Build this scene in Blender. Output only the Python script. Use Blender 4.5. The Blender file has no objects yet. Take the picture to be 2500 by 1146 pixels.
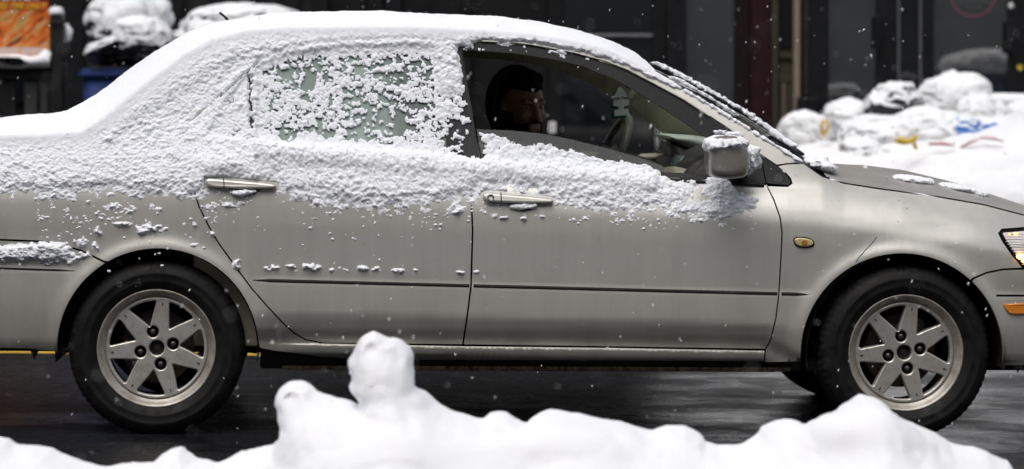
import bpy, bmesh, math, random
import numpy as np
from mathutils import Vector, Matrix
from mathutils.geometry import delaunay_2d_cdt

random.seed(7); RNG = np.random.default_rng(11)
SC = bpy.context.scene
COL = SC.collection

# ------------------------------------------------------------------ camera, sky, sun, exposure
S = 2.6 / 1818            # metres per photograph pixel at the near side of the car
D = 11.0                  # camera to near side of the car
HOR = 223.0               # horizon row in the photograph
H = (1062 - HOR) * S      # camera height
cam_d = bpy.data.cameras.new('camera'); CAM = bpy.data.objects.new('camera', cam_d); COL.objects.link(CAM)
CAM.location = (0, -D, H); CAM.rotation_euler = (math.radians(90), 0, 0)
cam_d.sensor_width = 36; cam_d.lens = 36 * D / (2500 * S)
cam_d.shift_y = (HOR - 573) / 2500
cam_d.clip_start = 0.1; cam_d.clip_end = 1500
cam_d.dof.use_dof = True; cam_d.dof.focus_distance = D; cam_d.dof.aperture_fstop = 2.8
SC.camera = CAM

W_ = bpy.data.worlds.new('World'); SC.world = W_; W_.use_nodes = True
nt = W_.node_tree; nt.nodes.clear()
sky = nt.nodes.new('ShaderNodeTexSky'); sky.sky_type = 'NISHITA'; sky.sun_disc = False
sky.sun_elevation = math.radians(62); sky.sun_rotation = math.radians(200)
sky.air_density = 1.0; sky.dust_density = 6.0; sky.ozone_density = 1.0
hs = nt.nodes.new('ShaderNodeHueSaturation'); hs.inputs['Saturation'].default_value = 0.4
bg = nt.nodes.new('ShaderNodeBackground'); bg.inputs['Strength'].default_value = 0.15
wo = nt.nodes.new('ShaderNodeOutputWorld')
nt.links.new(sky.outputs[0], hs.inputs['Color']); nt.links.new(hs.outputs[0], bg.inputs['Color']); nt.links.new(bg.outputs[0], wo.inputs['Surface'])
sun_d = bpy.data.lights.new('sun', 'SUN'); sun_d.energy = 0.6; sun_d.angle = math.radians(60); sun_d.color = (1, 0.985, 0.96)
SUN = bpy.data.objects.new('sun', sun_d); COL.objects.link(SUN)
SUN.rotation_euler = (math.radians(28), 0, math.radians(-20))
SC.view_settings.view_transform = 'Standard'; SC.view_settings.look = 'None'
SC.view_settings.gamma = 1.0; SC.view_settings.use_curve_mapping = False
SC.view_settings.exposure = 0.1
SC.render.engine = 'CYCLES'
SC.cycles.use_denoising = True
SC.cycles.max_bounces = 8; SC.cycles.transparent_max_bounces = 12; SC.cycles.glossy_bounces = 4; SC.cycles.diffuse_bounces = 5
SC.cycles.caustics_reflective = False; SC.cycles.caustics_refractive = False
SC.cycles.sample_clamp_indirect = 6

# ------------------------------------------------------------------ noise helpers
def _hash(i, j, k, seed):
    h = (i.astype(np.int64) * 374761393 + j.astype(np.int64) * 668265263 + k.astype(np.int64) * 2147483647 + seed * 974711) & 0xffffffff
    h = ((h ^ (h >> 13)) * 1274126177) & 0xffffffff
    h = (h ^ (h >> 16)) & 0xffff
    return h.astype(np.float64) / 32767.5 - 1.0
def vnoise(x, y, z=0.0, seed=0):
    x = np.asarray(x, float); y = np.asarray(y, float); z = np.asarray(z, float) + np.zeros_like(x)
    xi = np.floor(x); yi = np.floor(y); zi = np.floor(z)
    fx = x - xi; fy = y - yi; fz = z - zi
    ux = fx * fx * (3 - 2 * fx); uy = fy * fy * (3 - 2 * fy); uz = fz * fz * (3 - 2 * fz)
    xi = xi.astype(np.int64); yi = yi.astype(np.int64); zi = zi.astype(np.int64)
    def L(a, b, t): return a + (b - a) * t
    c = [[[_hash(xi + a, yi + b, zi + e, seed) for e in (0, 1)] for b in (0, 1)] for a in (0, 1)]
    x00 = L(c[0][0][0], c[1][0][0], ux); x10 = L(c[0][1][0], c[1][1][0], ux)
    x01 = L(c[0][0][1], c[1][0][1], ux); x11 = L(c[0][1][1], c[1][1][1], ux)
    return L(L(x00, x10, uy), L(x01, x11, uy), uz)
def fbm(x, y, z=0.0, o=4, seed=0):
    r = 0; a = 1.0; f = 1.0; t = 0
    for i in range(o):
        r = r + a * vnoise(x * f, y * f, np.asarray(z) * f, seed + i * 17); t += a; a *= 0.5; f *= 2.03
    return r / t
def sstep(a, b, x):
    t = np.clip((x - a) / (b - a), 0, 1); return t * t * (3 - 2 * t)

# ------------------------------------------------------------------ mesh helpers
def fast_mesh(name, V, F):
    """V (n,3) array, F (m,3|4) int array or list of arrays"""
    me = bpy.data.meshes.new(name)
    if not isinstance(F, (list, tuple)): F = [F]
    F = [np.asarray(f, np.int32) for f in F if len(f)]
    V = np.asarray(V, np.float32)
    me.vertices.add(len(V)); me.vertices.foreach_set('co', V.ravel())
    nl = sum(f.size for f in F); npol = sum(len(f) for f in F)
    me.loops.add(nl); me.loops.foreach_set('vertex_index', np.concatenate([f.ravel() for f in F]) if F else [])
    me.polygons.add(npol)
    st = []; o = 0
    for f in F:
        st.append(o + np.arange(len(f)) * f.shape[1]); o += f.size
    if st: me.polygons.foreach_set('loop_start', np.concatenate(st).astype(np.int32))
    me.update(calc_edges=True); me.validate()
    return me
def link(name, me, mat=None, parent=None, smooth=True):
    o = bpy.data.objects.new(name, me); COL.objects.link(o)
    if mat is not None and me is not None and len(me.materials) == 0: me.materials.append(mat)
    if parent is not None: o.parent = parent
    if me is not None and smooth and hasattr(me, 'polygons'):
        me.polygons.foreach_set('use_smooth', np.ones(len(me.polygons), bool))
    return o
def tag(o, label, cat, group=None, kind=None):
    o['label'] = label; o['category'] = cat
    if group: o['group'] = group
    if kind: o['kind'] = kind
    return o
def empty(name, label, cat, loc=(0, 0, 0), group=None):
    o = bpy.data.objects.new(name, None); COL.objects.link(o); o.location = loc
    o.empty_display_size = 0.1
    return tag(o, label, cat, group)
def bm_obj(name, bm, mat, parent=None, smooth=False):
    me = bpy.data.meshes.new(name); bm.to_mesh(me); bm.free()
    return link(name, me, mat, parent, smooth)
def box_bm(x0, x1, y0, y1, z0, z1, bev=0.0, seg=2, bm=None):
    b = bmesh.new()
    bmesh.ops.create_cube(b, size=1)
    for v in b.verts:
        v.co = Vector(((x0 + x1) / 2 + v.co.x * (x1 - x0), (y0 + y1) / 2 + v.co.y * (y1 - y0), (z0 + z1) / 2 + v.co.z * (z1 - z0)))
    if bev > 0:
        bmesh.ops.bevel(b, geom=list(b.edges), offset=bev, segments=seg, profile=0.6, affect='EDGES')
    if bm is not None:
        me = bpy.data.meshes.new('t'); b.to_mesh(me); b.free(); bm.from_mesh(me); bpy.data.meshes.remove(me); return bm
    return b
def boxo(name, x0, x1, y0, y1, z0, z1, mat, parent=None, bev=0.0, seg=2, smooth=False):
    return bm_obj(name, box_bm(x0, x1, y0, y1, z0, z1, bev, seg), mat, parent, smooth)
def lathe(prof, n=96, axis='y', serr=None):
    """prof list of (r, a). returns V,F ; axis y : a is along +y"""
    prof = np.array(prof); th = np.linspace(0, 2 * math.pi, n, endpoint=False)
    m = len(prof)
    r = np.repeat(prof[:, 0][:, None], n, 1); a = np.repeat(prof[:, 1][:, None], n, 1)
    if serr is not None: r = r + serr(r, a, th[None, :])
    if axis == 'y': V = np.stack([r * np.cos(th), a, r * np.sin(th)], -1)
    else: V = np.stack([r * np.cos(th), r * np.sin(th), a], -1)
    i = np.arange(m - 1)[:, None]; j = np.arange(n)[None, :]; jn = (j + 1) % n
    F = np.stack([i * n + j, i * n + jn, (i + 1) * n + jn, (i + 1) * n + j], -1).reshape(-1, 4)
    return V.reshape(-1, 3), F
def tube(pts, rad, n=8, closed=False):
    P = np.array(pts, float); m = len(P)
    rad = np.broadcast_to(np.asarray(rad, float), (m,))
    if closed: T = np.roll(P, -1, 0) - np.roll(P, 1, 0)
    else: T = np.gradient(P, axis=0)
    T /= np.linalg.norm(T, axis=1)[:, None] + 1e-12
    ref = np.array([0, 0, 1.0]) if abs(T[0][2]) < 0.9 else np.array([1.0, 0, 0])
    N = np.cross(T, ref); N /= np.linalg.norm(N, axis=1)[:, None] + 1e-12
    B = np.cross(T, N)
    th = np.linspace(0, 2 * math.pi, n, endpoint=False)
    V = P[:, None] + rad[:, None, None] * (np.cos(th)[None, :, None] * N[:, None] + np.sin(th)[None, :, None] * B[:, None])
    mm = m if closed else m - 1
    i = np.arange(mm)[:, None]; j = np.arange(n)[None, :]; i2 = (i + 1) % m; jn = (j + 1) % n
    F = np.stack([i * n + j + 0 * i2, i * n + jn, i2 * n + jn, i2 * n + j], -1).reshape(-1, 4)
    V = V.reshape(-1, 3); FF = [F]
    if not closed:
        V = np.vstack([V, P[0], P[-1]]); a = len(V) - 2
        jj = np.arange(n); FF.append(np.stack([np.full(n, a), (jj + 1) % n, jj], -1)); FF.append(np.stack([np.full(n, a + 1), (m - 1) * n + jj, (m - 1) * n + (jj + 1) % n], -1))
    return V, FF
def grid_faces(nu, nv, mask=None):
    i = np.arange(nu - 1)[:, None]; j = np.arange(nv - 1)[None, :]
    F = np.stack([i * nv + j, (i + 1) * nv + j, (i + 1) * nv + j + 1, i * nv + j + 1], -1).reshape(-1, 4)
    if mask is not None: F = F[mask.ravel()]
    return F
def compact(V, F):
    used = np.zeros(len(V), bool); used[F.ravel()] = True
    idx = np.cumsum(used) - 1
    return V[used], idx[F]
def curve2d(loops, half, bev=0.0, res=2):
    cu = bpy.data.curves.new('c', 'CURVE'); cu.dimensions = '2D'; cu.fill_mode = 'BOTH'
    cu.extrude = max(half - bev, 0.0001); cu.bevel_depth = bev; cu.bevel_resolution = res; cu.offset = -bev
    for lp in loops:
        sp = cu.splines.new('POLY'); sp.points.add(len(lp) - 1)
        for p, q in zip(sp.points, lp): p.co = (q[0], q[1], 0, 1)
        sp.use_cyclic_u = True
    o = bpy.data.objects.new('c', cu); COL.objects.link(o)
    bpy.context.view_layer.update()
    me = bpy.data.meshes.new_from_object(o.evaluated_get(bpy.context.evaluated_depsgraph_get()))
    bpy.data.objects.remove(o); bpy.data.curves.remove(cu)
    return me
def plate(loops, thick, bev):
    """flat plate (x, z) facing -y, outline loops[0], the rest holes; rounded edges. front at y=0"""
    L0 = [np.asarray(l, float) for l in loops]
    fr = [inset(l, bev) if i == 0 else inset(l, -bev) for i, l in enumerate(L0)]
    pts = []; ed = []
    for l in fr:
        o = len(pts); pts += [tuple(p) for p in l]; ed += [(o + i, o + (i + 1) % len(l)) for i in range(len(l))]
    r = delaunay_2d_cdt([Vector(p) for p in pts], ed, [], 0, 1e-7); V2 = np.array([tuple(v) for v in r[0]]); F = np.array(list(r[2]))
    ct = V2[F].mean(1); k = inpoly(ct[:, 0], ct[:, 1], fr[0])
    for h in fr[1:]: k &= ~inpoly(ct[:, 0], ct[:, 1], h)
    F = F[k]; V = [np.stack([V2[:, 0], 0 * V2[:, 0], V2[:, 1]], -1)]; FS = []; o = len(V2)
    for a, b in zip(fr, L0):
        n = len(a); i = np.arange(n); j = (i + 1) % n; m1 = (a + (b - a) * 0.7)
        rg = [np.stack([a[:, 0], 0 * a[:, 0], a[:, 1]], -1), np.stack([m1[:, 0], 0 * a[:, 0] + bev * 0.3, m1[:, 1]], -1), np.stack([b[:, 0], 0 * a[:, 0] + bev, b[:, 1]], -1), np.stack([b[:, 0], 0 * a[:, 0] + thick, b[:, 1]], -1)]
        V += rg
        for q in range(3): FS.append(np.stack([o + q * n + i, o + q * n + j, o + (q + 1) * n + j, o + (q + 1) * n + i], -1))
        o += 4 * n
    return np.vstack(V), F, np.vstack(FS)
def xform_mesh(me, f):
    n = len(me.vertices); a = np.empty(n * 3, np.float32); me.vertices.foreach_get('co', a)
    a = f(a.reshape(-1, 3).astype(float)); me.vertices.foreach_set('co', np.asarray(a, np.float32).ravel()); me.update()
    return me
def chaikin(P, n=2, closed=True):
    P = np.array(P, float)
    for _ in range(n):
        Q = np.roll(P, -1, 0)
        R = np.empty((2 * len(P), P.shape[1])); R[0::2] = 0.75 * P + 0.25 * Q; R[1::2] = 0.25 * P + 0.75 * Q
        P = R
    return P
def circle(cx, cy, r, n=24, ry=None, a0=0):
    t = a0 + np.linspace(0, 2 * math.pi, n, endpoint=False)
    return np.stack([cx + r * np.cos(t), cy + (ry or r) * np.sin(t)], -1)
def inpoly(x, y, P):
    P = np.asarray(P, float); x = np.asarray(x, float); y = np.asarray(y, float)
    ins = np.zeros(x.shape, bool); j = len(P) - 1
    for i in range(len(P)):
        xi, yi = P[i]; xj, yj = P[j]
        if yi != yj:
            c = ((yi > y) != (yj > y)) & (x < (xj - xi) * (y - yi) / (yj - yi) + xi); ins ^= c
        j = i
    return ins
def sdpoly(x, y, P):
    P = np.asarray(P, float); d = np.full(np.shape(x), 1e18)
    for i in range(len(P)):
        a = P[i]; b = P[(i + 1) % len(P)]; e = b - a
        wx = x - a[0]; wy = y - a[1]
        t = np.clip((wx * e[0] + wy * e[1]) / (e @ e + 1e-12), 0, 1)
        d = np.minimum(d, (wx - e[0] * t) ** 2 + (wy - e[1] * t) ** 2)
    d = np.sqrt(d); return np.where(inpoly(x, y, P), -d, d)
def surface_nets(F, org, h):
    ins = F < 0; nx, ny, nz = F.shape
    c = [ins[a:nx - 1 + a, b:ny - 1 + b, e:nz - 1 + e] for a in (0, 1) for b in (0, 1) for e in (0, 1)]
    sm = sum(k.astype(np.int8) for k in c); act = (sm > 0) & (sm < 8)
    I = np.argwhere(act); idx = -np.ones(act.shape, np.int64); idx[act] = np.arange(len(I))
    cor = np.array([(a, b, e) for a in (0, 1) for b in (0, 1) for e in (0, 1)])
    vals = np.stack([F[I[:, 0] + k[0], I[:, 1] + k[1], I[:, 2] + k[2]] for k in cor], 1)
    P = np.zeros((len(I), 3)); N = np.zeros(len(I))
    for a in range(8):
        for b in range(a + 1, 8):
            if np.abs(cor[a] - cor[b]).sum() != 1: continue
            va = vals[:, a]; vb = vals[:, b]; m = (va < 0) != (vb < 0)
            t = np.where(m, va / np.where(m, va - vb, 1), 0)
            P += np.where(m[:, None], cor[a] + t[:, None] * (cor[b] - cor[a]), 0); N += m
    V = (I + P / N[:, None]) * h + np.array(org)
    FF = []
    for ax in range(3):
        s0 = [slice(None)] * 3; s1 = [slice(None)] * 3; s0[ax] = slice(0, -1); s1[ax] = slice(1, None)
        A = ins[tuple(s0)]; B = ins[tuple(s1)]; X = np.argwhere(A != B)
        o = [i for i in range(3) if i != ax]
        ok = (X[:, o[0]] > 0) & (X[:, o[1]] > 0) & (X[:, o[0]] < F.shape[o[0]] - 1) & (X[:, o[1]] < F.shape[o[1]] - 1)
        X = X[ok]; flip = ~A[X[:, 0], X[:, 1], X[:, 2]]
        q = []
        for da, db in ((1, 1), (0, 1), (0, 0), (1, 0)):
            Y = X.copy(); Y[:, o[0]] -= da; Y[:, o[1]] -= db
            q.append(idx[Y[:, 0], Y[:, 1], Y[:, 2]])
        q = np.stack(q, 1)
        if ax == 1: flip = ~flip
        q[flip] = q[flip][:, ::-1]; FF.append(q[:, ::-1] if False else q)
    return V, np.vstack(FF)
def grid3(lo, hi, h):
    ax = [np.arange(l, u + h, h) for l, u in zip(lo, hi)]
    return np.meshgrid(*ax, indexing='ij')
def s_ell(X, Y, Z, c, r):
    k = np.sqrt(((X - c[0]) / r[0]) ** 2 + ((Y - c[1]) / r[1]) ** 2 + ((Z - c[2]) / r[2]) ** 2)
    return (k - 1) * min(r)
def s_cap(X, Y, Z, a, b, ra, rb):
    a = np.array(a, float); b = np.array(b, float); e = b - a
    t = np.clip(((X - a[0]) * e[0] + (Y - a[1]) * e[1] + (Z - a[2]) * e[2]) / (e @ e), 0, 1)
    return np.sqrt((X - a[0] - e[0] * t) ** 2 + (Y - a[1] - e[1] * t) ** 2 + (Z - a[2] - e[2] * t) ** 2) - (ra + (rb - ra) * t)
def smin(a, b, k):
    h = np.clip(0.5 + 0.5 * (b - a) / k, 0, 1); return b + (a - b) * h - k * h * (1 - h)

# ------------------------------------------------------------------ materials
def mat(name, base=(0.5, 0.5, 0.5), rough=0.5, metal=0.0, spec=0.5, coat=0.0, coat_rough=0.05, ior=None, emis=None, estr=0.0, sss=0.0, sheen=0.0):
    m = bpy.data.materials.new(name); m.use_nodes = True
    b = m.node_tree.nodes['Principled BSDF']
    b.inputs['Base Color'].default_value = (*base, 1); b.inputs['Roughness'].default_value = rough
    b.inputs['Metallic'].default_value = metal; b.inputs['Specular IOR Level'].default_value = spec
    b.inputs['Coat Weight'].default_value = coat; b.inputs['Coat Roughness'].default_value = coat_rough
    if ior: b.inputs['IOR'].default_value = ior
    if emis: b.inputs['Emission Color'].default_value = (*emis, 1); b.inputs['Emission Strength'].default_value = estr
    if sss:
        b.inputs['Subsurface Weight'].default_value = sss; b.inputs['Subsurface Radius'].default_value = (1, 0.95, 0.9); b.inputs['Subsurface Scale'].default_value = 0.012
    if sheen: b.inputs['Sheen Weight'].default_value = sheen
    return m
def nodes(m): return m.node_tree.nodes, m.node_tree.links, m.node_tree.nodes['Principled BSDF']
def tex_noise(m, scale, detail=4, rough=0.55, coord='Object', stretch=None, dist=0.0):
    N, L, b = nodes(m)
    tc = N.new('ShaderNodeTexCoord'); n = N.new('ShaderNodeTexNoise')
    n.inputs['Scale'].default_value = scale; n.inputs['Detail'].default_value = detail; n.inputs['Roughness'].default_value = rough; n.inputs['Distortion'].default_value = dist
    src = tc.outputs[coord]
    if stretch:
        mp = N.new('ShaderNodeMapping'); mp.inputs['Scale'].default_value = stretch; L.new(src, mp.inputs['Vector']); src = mp.outputs[0]
    L.new(src, n.inputs['Vector']); return n
def ramp(m, src, stops):
    N, L, b = nodes(m); r = N.new('ShaderNodeValToRGB')
    e = r.color_ramp.elements
    while len(e) < len(stops): e.new(0.5)
    for q, (p, c) in zip(e, stops): q.position = p; q.color = (*c, 1) if len(c) == 3 else c
    L.new(src, r.inputs['Fac']); return r
def bump(m, src, strength=0.3, dist=0.01):
    N, L, b = nodes(m); bp = N.new('ShaderNodeBump'); bp.inputs['Strength'].default_value = strength; bp.inputs['Distance'].default_value = dist
    L.new(src, bp.inputs['Height']); L.new(bp.outputs[0], b.inputs['Normal']); return bp
def noisy(m, c0, c1, scale=20, detail=5, stretch=None, r0=None, r1=None, bmp=0.0, bdist=0.003, lo=0.35, hi=0.65):
    N, L, b = nodes(m); n = tex_noise(m, scale, detail, 0.6, stretch=stretch)
    r = ramp(m, n.outputs['Fac'], [(lo, c0), (hi, c1)]); L.new(r.outputs[0], b.inputs['Base Color'])
    if r0 is not None:
        q = ramp(m, n.outputs['Fac'], [(lo, (r0,) * 3), (hi, (r1,) * 3)]); L.new(q.outputs[0], b.inputs['Roughness'])
    if bmp: bump(m, n.outputs['Fac'], bmp, bdist)
    return m

def make_snow(name, base, fine=220, bs=0.5, bd=0.003, sss=0.12, scl=0.012):
    m = mat(name, base, 0.8, spec=0.15, sss=sss); m.node_tree.nodes['Principled BSDF'].inputs['Subsurface Scale'].default_value = scl
    n = tex_noise(m, fine, 5, 0.7); bump(m, n.outputs['Fac'], bs, bd)
    return m
M_SNOW = make_snow('snow', (0.86, 0.87, 0.89))
M_SNOWCAR = make_snow('snow_on_car', (0.80, 0.82, 0.865), 420, 0.3, 0.0015, 0.2, 0.005)
M_SNOWFAR = make_snow('snow_far', (0.80, 0.815, 0.84), 45, 0.4, 0.015)

# car paint: champagne metallic with dirt, water drops and vertical dirt runs
def make_paint():
    m = mat('champagne_paint', (0.36, 0.345, 0.30), 0.36, metal=0.45, spec=0.5, coat=0.35, coat_rough=0.12)
    N, L, b = nodes(m)
    flake = tex_noise(m, 900, 2, 0.5)
    dirt = tex_noise(m, 9, 6, 0.65, stretch=(1, 1, 0.35)); runs = tex_noise(m, 26, 4, 0.6, stretch=(1.0, 1.0, 0.06))
    mx = N.new('ShaderNodeMath'); mx.operation = 'MULTIPLY'; L.new(dirt.outputs['Fac'], mx.inputs[0]); L.new(runs.outputs['Fac'], mx.inputs[1])
    rc = ramp(m, mx.outputs[0], [(0.10, (0.55, 0.543, 0.50)), (0.5, (0.47, 0.463, 0.425))])
    # colour turns darker and duller towards the sills
    tc = N.new('ShaderNodeTexCoord'); sp = N.new('ShaderNodeSeparateXYZ'); L.new(tc.outputs['Object'], sp.inputs[0])
    mr = N.new('ShaderNodeMapRange'); mr.inputs['From Min'].default_value = 0.62; mr.inputs['From Max'].default_value = 0.22; L.new(sp.outputs['Z'], mr.inputs['Value'])
    gm = N.new('ShaderNodeMath'); gm.operation = 'MULTIPLY'; L.new(mr.outputs[0], gm.inputs[0]); L.new(dirt.outputs['Fac'], gm.inputs[1])
    gr = ramp(m, gm.outputs[0], [(0.0, (0, 0, 0)), (0.75, (1, 1, 1))])
    mixc = N.new('ShaderNodeMixRGB'); L.new(gr.outputs[0], mixc.inputs['Fac']); L.new(rc.outputs[0], mixc.inputs['Color1']); mixc.inputs['Color2'].default_value = (0.26, 0.245, 0.21, 1)
    sk_ = tex_noise(m, 75, 3, 0.6); sr_ = ramp(m, sk_.outputs['Fac'], [(0.68, (1, 1, 1)), (0.78, (0.55, 0.53, 0.48))])
    mu_ = N.new('ShaderNodeMixRGB'); mu_.blend_type = 'MULTIPLY'; mu_.inputs['Fac'].default_value = 0.8; L.new(mixc.outputs[0], mu_.inputs['Color1']); L.new(sr_.outputs[0], mu_.inputs['Color2'])
    L.new(mu_.outputs[0], b.inputs['Base Color'])
    rr = N.new('ShaderNodeMapRange'); rr.inputs['To Min'].default_value = 0.36; rr.inputs['To Max'].default_value = 0.55; L.new(gr.outputs[0], rr.inputs['Value']); L.new(rr.outputs[0], b.inputs['Roughness'])
    mm = N.new('ShaderNodeMapRange'); mm.inputs['To Min'].default_value = 0.45; mm.inputs['To Max'].default_value = 0.25; L.new(gr.outputs[0], mm.inputs['Value']); L.new(mm.outputs[0], b.inputs['Metallic'])
    # water beads
    vo = N.new('ShaderNodeTexVoronoi'); vo.inputs['Scale'].default_value = 105; L.new(tc.outputs['Object'], vo.inputs['Vector'])
    vr = ramp(m, vo.outputs['Distance'], [(0.06, (1, 1, 1)), (0.17, (0, 0, 0))])
    vc = N.new('ShaderNodeSeparateColor'); L.new(vo.outputs['Color'], vc.inputs[0])
    gt = N.new('ShaderNodeMath'); gt.operation = 'GREATER_THAN'; gt.inputs[1].default_value = 0.55; L.new(vc.outputs[0], gt.inputs[0])
    hm = N.new('ShaderNodeMapRange'); hm.inputs['From Min'].default_value = 0.62; hm.inputs['From Max'].default_value = 0.74; L.new(sp.outputs['Z'], hm.inputs['Value'])
    m1 = N.new('ShaderNodeMath'); m1.operation = 'MULTIPLY'; L.new(vr.outputs[0], m1.inputs[0]); L.new(gt.outputs[0], m1.inputs[1])
    m2 = N.new('ShaderNodeMath'); m2.operation = 'MULTIPLY'; L.new(m1.outputs[0], m2.inputs[0]); L.new(hm.outputs[0], m2.inputs[1])
    bump(m, m2.outputs[0], 0.45, 0.0012)
    return m
M_PAINT = make_paint()
M_HOODP = mat('wet_champagne_paint', (0.46, 0.45, 0.42), 0.45, metal=0.5, coat=0.4, coat_rough=0.3)
_n = tex_noise(M_HOODP, 14, 5, 0.6, stretch=(0.25, 2.5, 1)); _q = ramp(M_HOODP, _n.outputs['Fac'], [(0.35, (0.4,) * 3), (0.7, (0.65,) * 3)]); nodes(M_HOODP)[1].new(_q.outputs[0], nodes(M_HOODP)[2].inputs['Roughness'])
M_BLACK = noisy(mat('black_trim', (0.012, 0.012, 0.013), 0.45, spec=0.25), (0.006, 0.006, 0.007), (0.014, 0.014, 0.015), 90, 4, bmp=0.15, bdist=0.001)
M_GAP = mat('shut_line_black', (0.004, 0.004, 0.004), 0.9, spec=0.1)
M_RUBBER = noisy(mat('tyre_rubber', (0.012, 0.012, 0.012), 0.62, spec=0.2), (0.005, 0.005, 0.0055), (0.013, 0.0125, 0.012), 30, 5, r0=0.5, r1=0.8, bmp=0.2, bdist=0.002)
M_ALLOY = noisy(mat('alloy', (0.42, 0.40, 0.36), 0.42, metal=0.55), (0.52, 0.505, 0.47), (0.33, 0.31, 0.27), 26, 7, r0=0.36, r1=0.6, bmp=0.12, bdist=0.001, lo=0.45, hi=0.78)
M_ALLOYIN = noisy(mat('alloy_barrel', (0.12, 0.11, 0.10), 0.6, metal=0.4), (0.15, 0.14, 0.12), (0.05, 0.045, 0.04), 20, 5)
M_LIP = noisy(mat('alloy_lip', (0.36, 0.33, 0.28), 0.45, metal=0.5), (0.46, 0.44, 0.40), (0.26, 0.205, 0.15), 18, 7, lo=0.42, hi=0.75)
M_DISC = noisy(mat('brake_disc', (0.25, 0.23, 0.21), 0.5, metal=0.6), (0.3, 0.28, 0.26), (0.16, 0.11, 0.08), 30, 4)
M_NUT = mat('lug_nut', (0.10, 0.095, 0.09), 0.45, metal=0.7)
M_TRIM = noisy(mat('beige_interior_trim', (0.52, 0.49, 0.38), 0.7), (0.49, 0.465, 0.36), (0.56, 0.53, 0.415), 60, 3)
M_DASH = noisy(mat('dashboard_top', (0.36, 0.41, 0.35), 0.6), (0.34, 0.385, 0.33), (0.39, 0.44, 0.375), 120, 3)
M_SEAT = noisy(mat('seat_cloth', (0.055, 0.045, 0.035), 0.9, sheen=0.2), (0.045, 0.038, 0.03), (0.07, 0.058, 0.045), 160, 3)
M_UNDER = noisy(mat('underbody', (0.012, 0.011, 0.010), 0.8), (0.008, 0.008, 0.008), (0.03, 0.025, 0.02), 12, 5)
M_RUST = noisy(mat('rusty_sill_flange', (0.20, 0.15, 0.09), 0.85), (0.5, 0.42, 0.29), (0.12, 0.07, 0.04), 40, 5, stretch=(1, 1, 0.5))
def glass_mat(name, tint, refl=1.0, fog=0.0, fogcol=(0.3, 0.36, 0.33), rough=0.0, ior=1.5, clear_x=99.0):
    m = bpy.data.materials.new(name); m.use_nodes = True; N = m.node_tree.nodes; L = m.node_tree.links; N.clear()
    out = N.new('ShaderNodeOutputMaterial'); tr = N.new('ShaderNodeBsdfTransparent'); tr.inputs[0].default_value = (*tint, 1)
    gl = N.new('ShaderNodeBsdfGlossy'); gl.inputs['Roughness'].default_value = rough
    fr = N.new('ShaderNodeFresnel'); ge = N.new('ShaderNodeNewGeometry'); im = N.new('ShaderNodeMapRange'); im.inputs['To Min'].default_value = ior; im.inputs['To Max'].default_value = 1.0 / ior; L.new(ge.outputs['Backfacing'], im.inputs['Value']); L.new(im.outputs[0], fr.inputs['IOR'])
    mx = N.new('ShaderNodeMixShader'); L.new(fr.outputs[0], mx.inputs[0])
    src = tr.outputs[0]
    if fog > 0:
        df = N.new('ShaderNodeBsdfDiffuse'); df.inputs[0].default_value = (*fogcol, 1)
        tl = N.new('ShaderNodeBsdfTranslucent'); tl.inputs[0].default_value = (*fogcol, 1)
        m0 = N.new('ShaderNodeMixShader'); m0.inputs[0].default_value = 0.35; L.new(df.outputs[0], m0.inputs[1]); L.new(tl.outputs[0], m0.inputs[2])
        m2 = N.new('ShaderNodeMixShader')
        tc = N.new('ShaderNodeTexCoord'); no = N.new('ShaderNodeTexNoise'); no.inputs['Scale'].default_value = 7; no.inputs['Detail'].default_value = 5; L.new(tc.outputs['Object'], no.inputs['Vector'])
        mr = N.new('ShaderNodeMapRange'); mr.inputs['To Min'].default_value = fog - 0.2; mr.inputs['To Max'].default_value = min(1, fog + 0.2); mr.inputs['From Min'].default_value = 0.3; mr.inputs['From Max'].default_value = 0.7; L.new(no.outputs['Fac'], mr.inputs['Value']); sx = N.new('ShaderNodeSeparateXYZ'); L.new(tc.outputs['Object'], sx.inputs[0]); cx = N.new('ShaderNodeMapRange'); cx.interpolation_type = 'SMOOTHSTEP'; cx.inputs['From Min'].default_value = clear_x; cx.inputs['From Max'].default_value = clear_x + 0.07; cx.inputs['To Min'].default_value = 1.0; cx.inputs["To Max"].default_value = 0.42; L.new(sx.outputs['X'], cx.inputs['Value'])
        fm = N.new('ShaderNodeMath'); fm.operation = 'MULTIPLY'; L.new(mr.outputs[0], fm.inputs[0]); L.new(cx.outputs[0], fm.inputs[1]); L.new(fm.outputs[0], m2.inputs[0])
        L.new(tr.outputs[0], m2.inputs[1]); L.new(m0.outputs[0], m2.inputs[2]); src = m2.outputs[0]
    L.new(src, mx.inputs[1]); L.new(gl.outputs[0], mx.inputs[2]); L.new(mx.outputs[0], out.inputs['Surface'])
    return m
M_GLASS = glass_mat('clear_car_glass', (0.93, 0.96, 0.94))
M_FOGBACKLIT = glass_mat('backlit_fogged_glass', (0.55, 0.68, 0.62), fog=0.66, fogcol=(0.50, 0.66, 0.595), rough=0.05, clear_x=(925 - 385) * S)  # fog, plus pale green diffuse standing in for daylight through the far windows
M_WET = glass_mat('wet_side_glass', (0.52, 0.57, 0.55), fog=0.22, fogcol=(0.05, 0.055, 0.052))
def shop_glass(name, base, ior=1.75):
    m = mat(name, base, 0.03, spec=0.5, ior=ior)
    n = tex_noise(m, 1.6, 2, 0.4); bump(m, n.outputs['Fac'], 0.12, 0.01); return m
M_SHOPG = shop_glass('dark_shop_glass', (0.006, 0.007, 0.009))
M_SHOPG2 = shop_glass('dusty_shop_glass', (0.018, 0.020, 0.019), 2.7)
M_DKWALL = noisy(mat('dark_painted_wall', (0.007, 0.007, 0.008), 0.6, spec=0.15), (0.005, 0.0053, 0.006), (0.010, 0.0105, 0.012), 6, 5, bmp=0.1)
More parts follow.
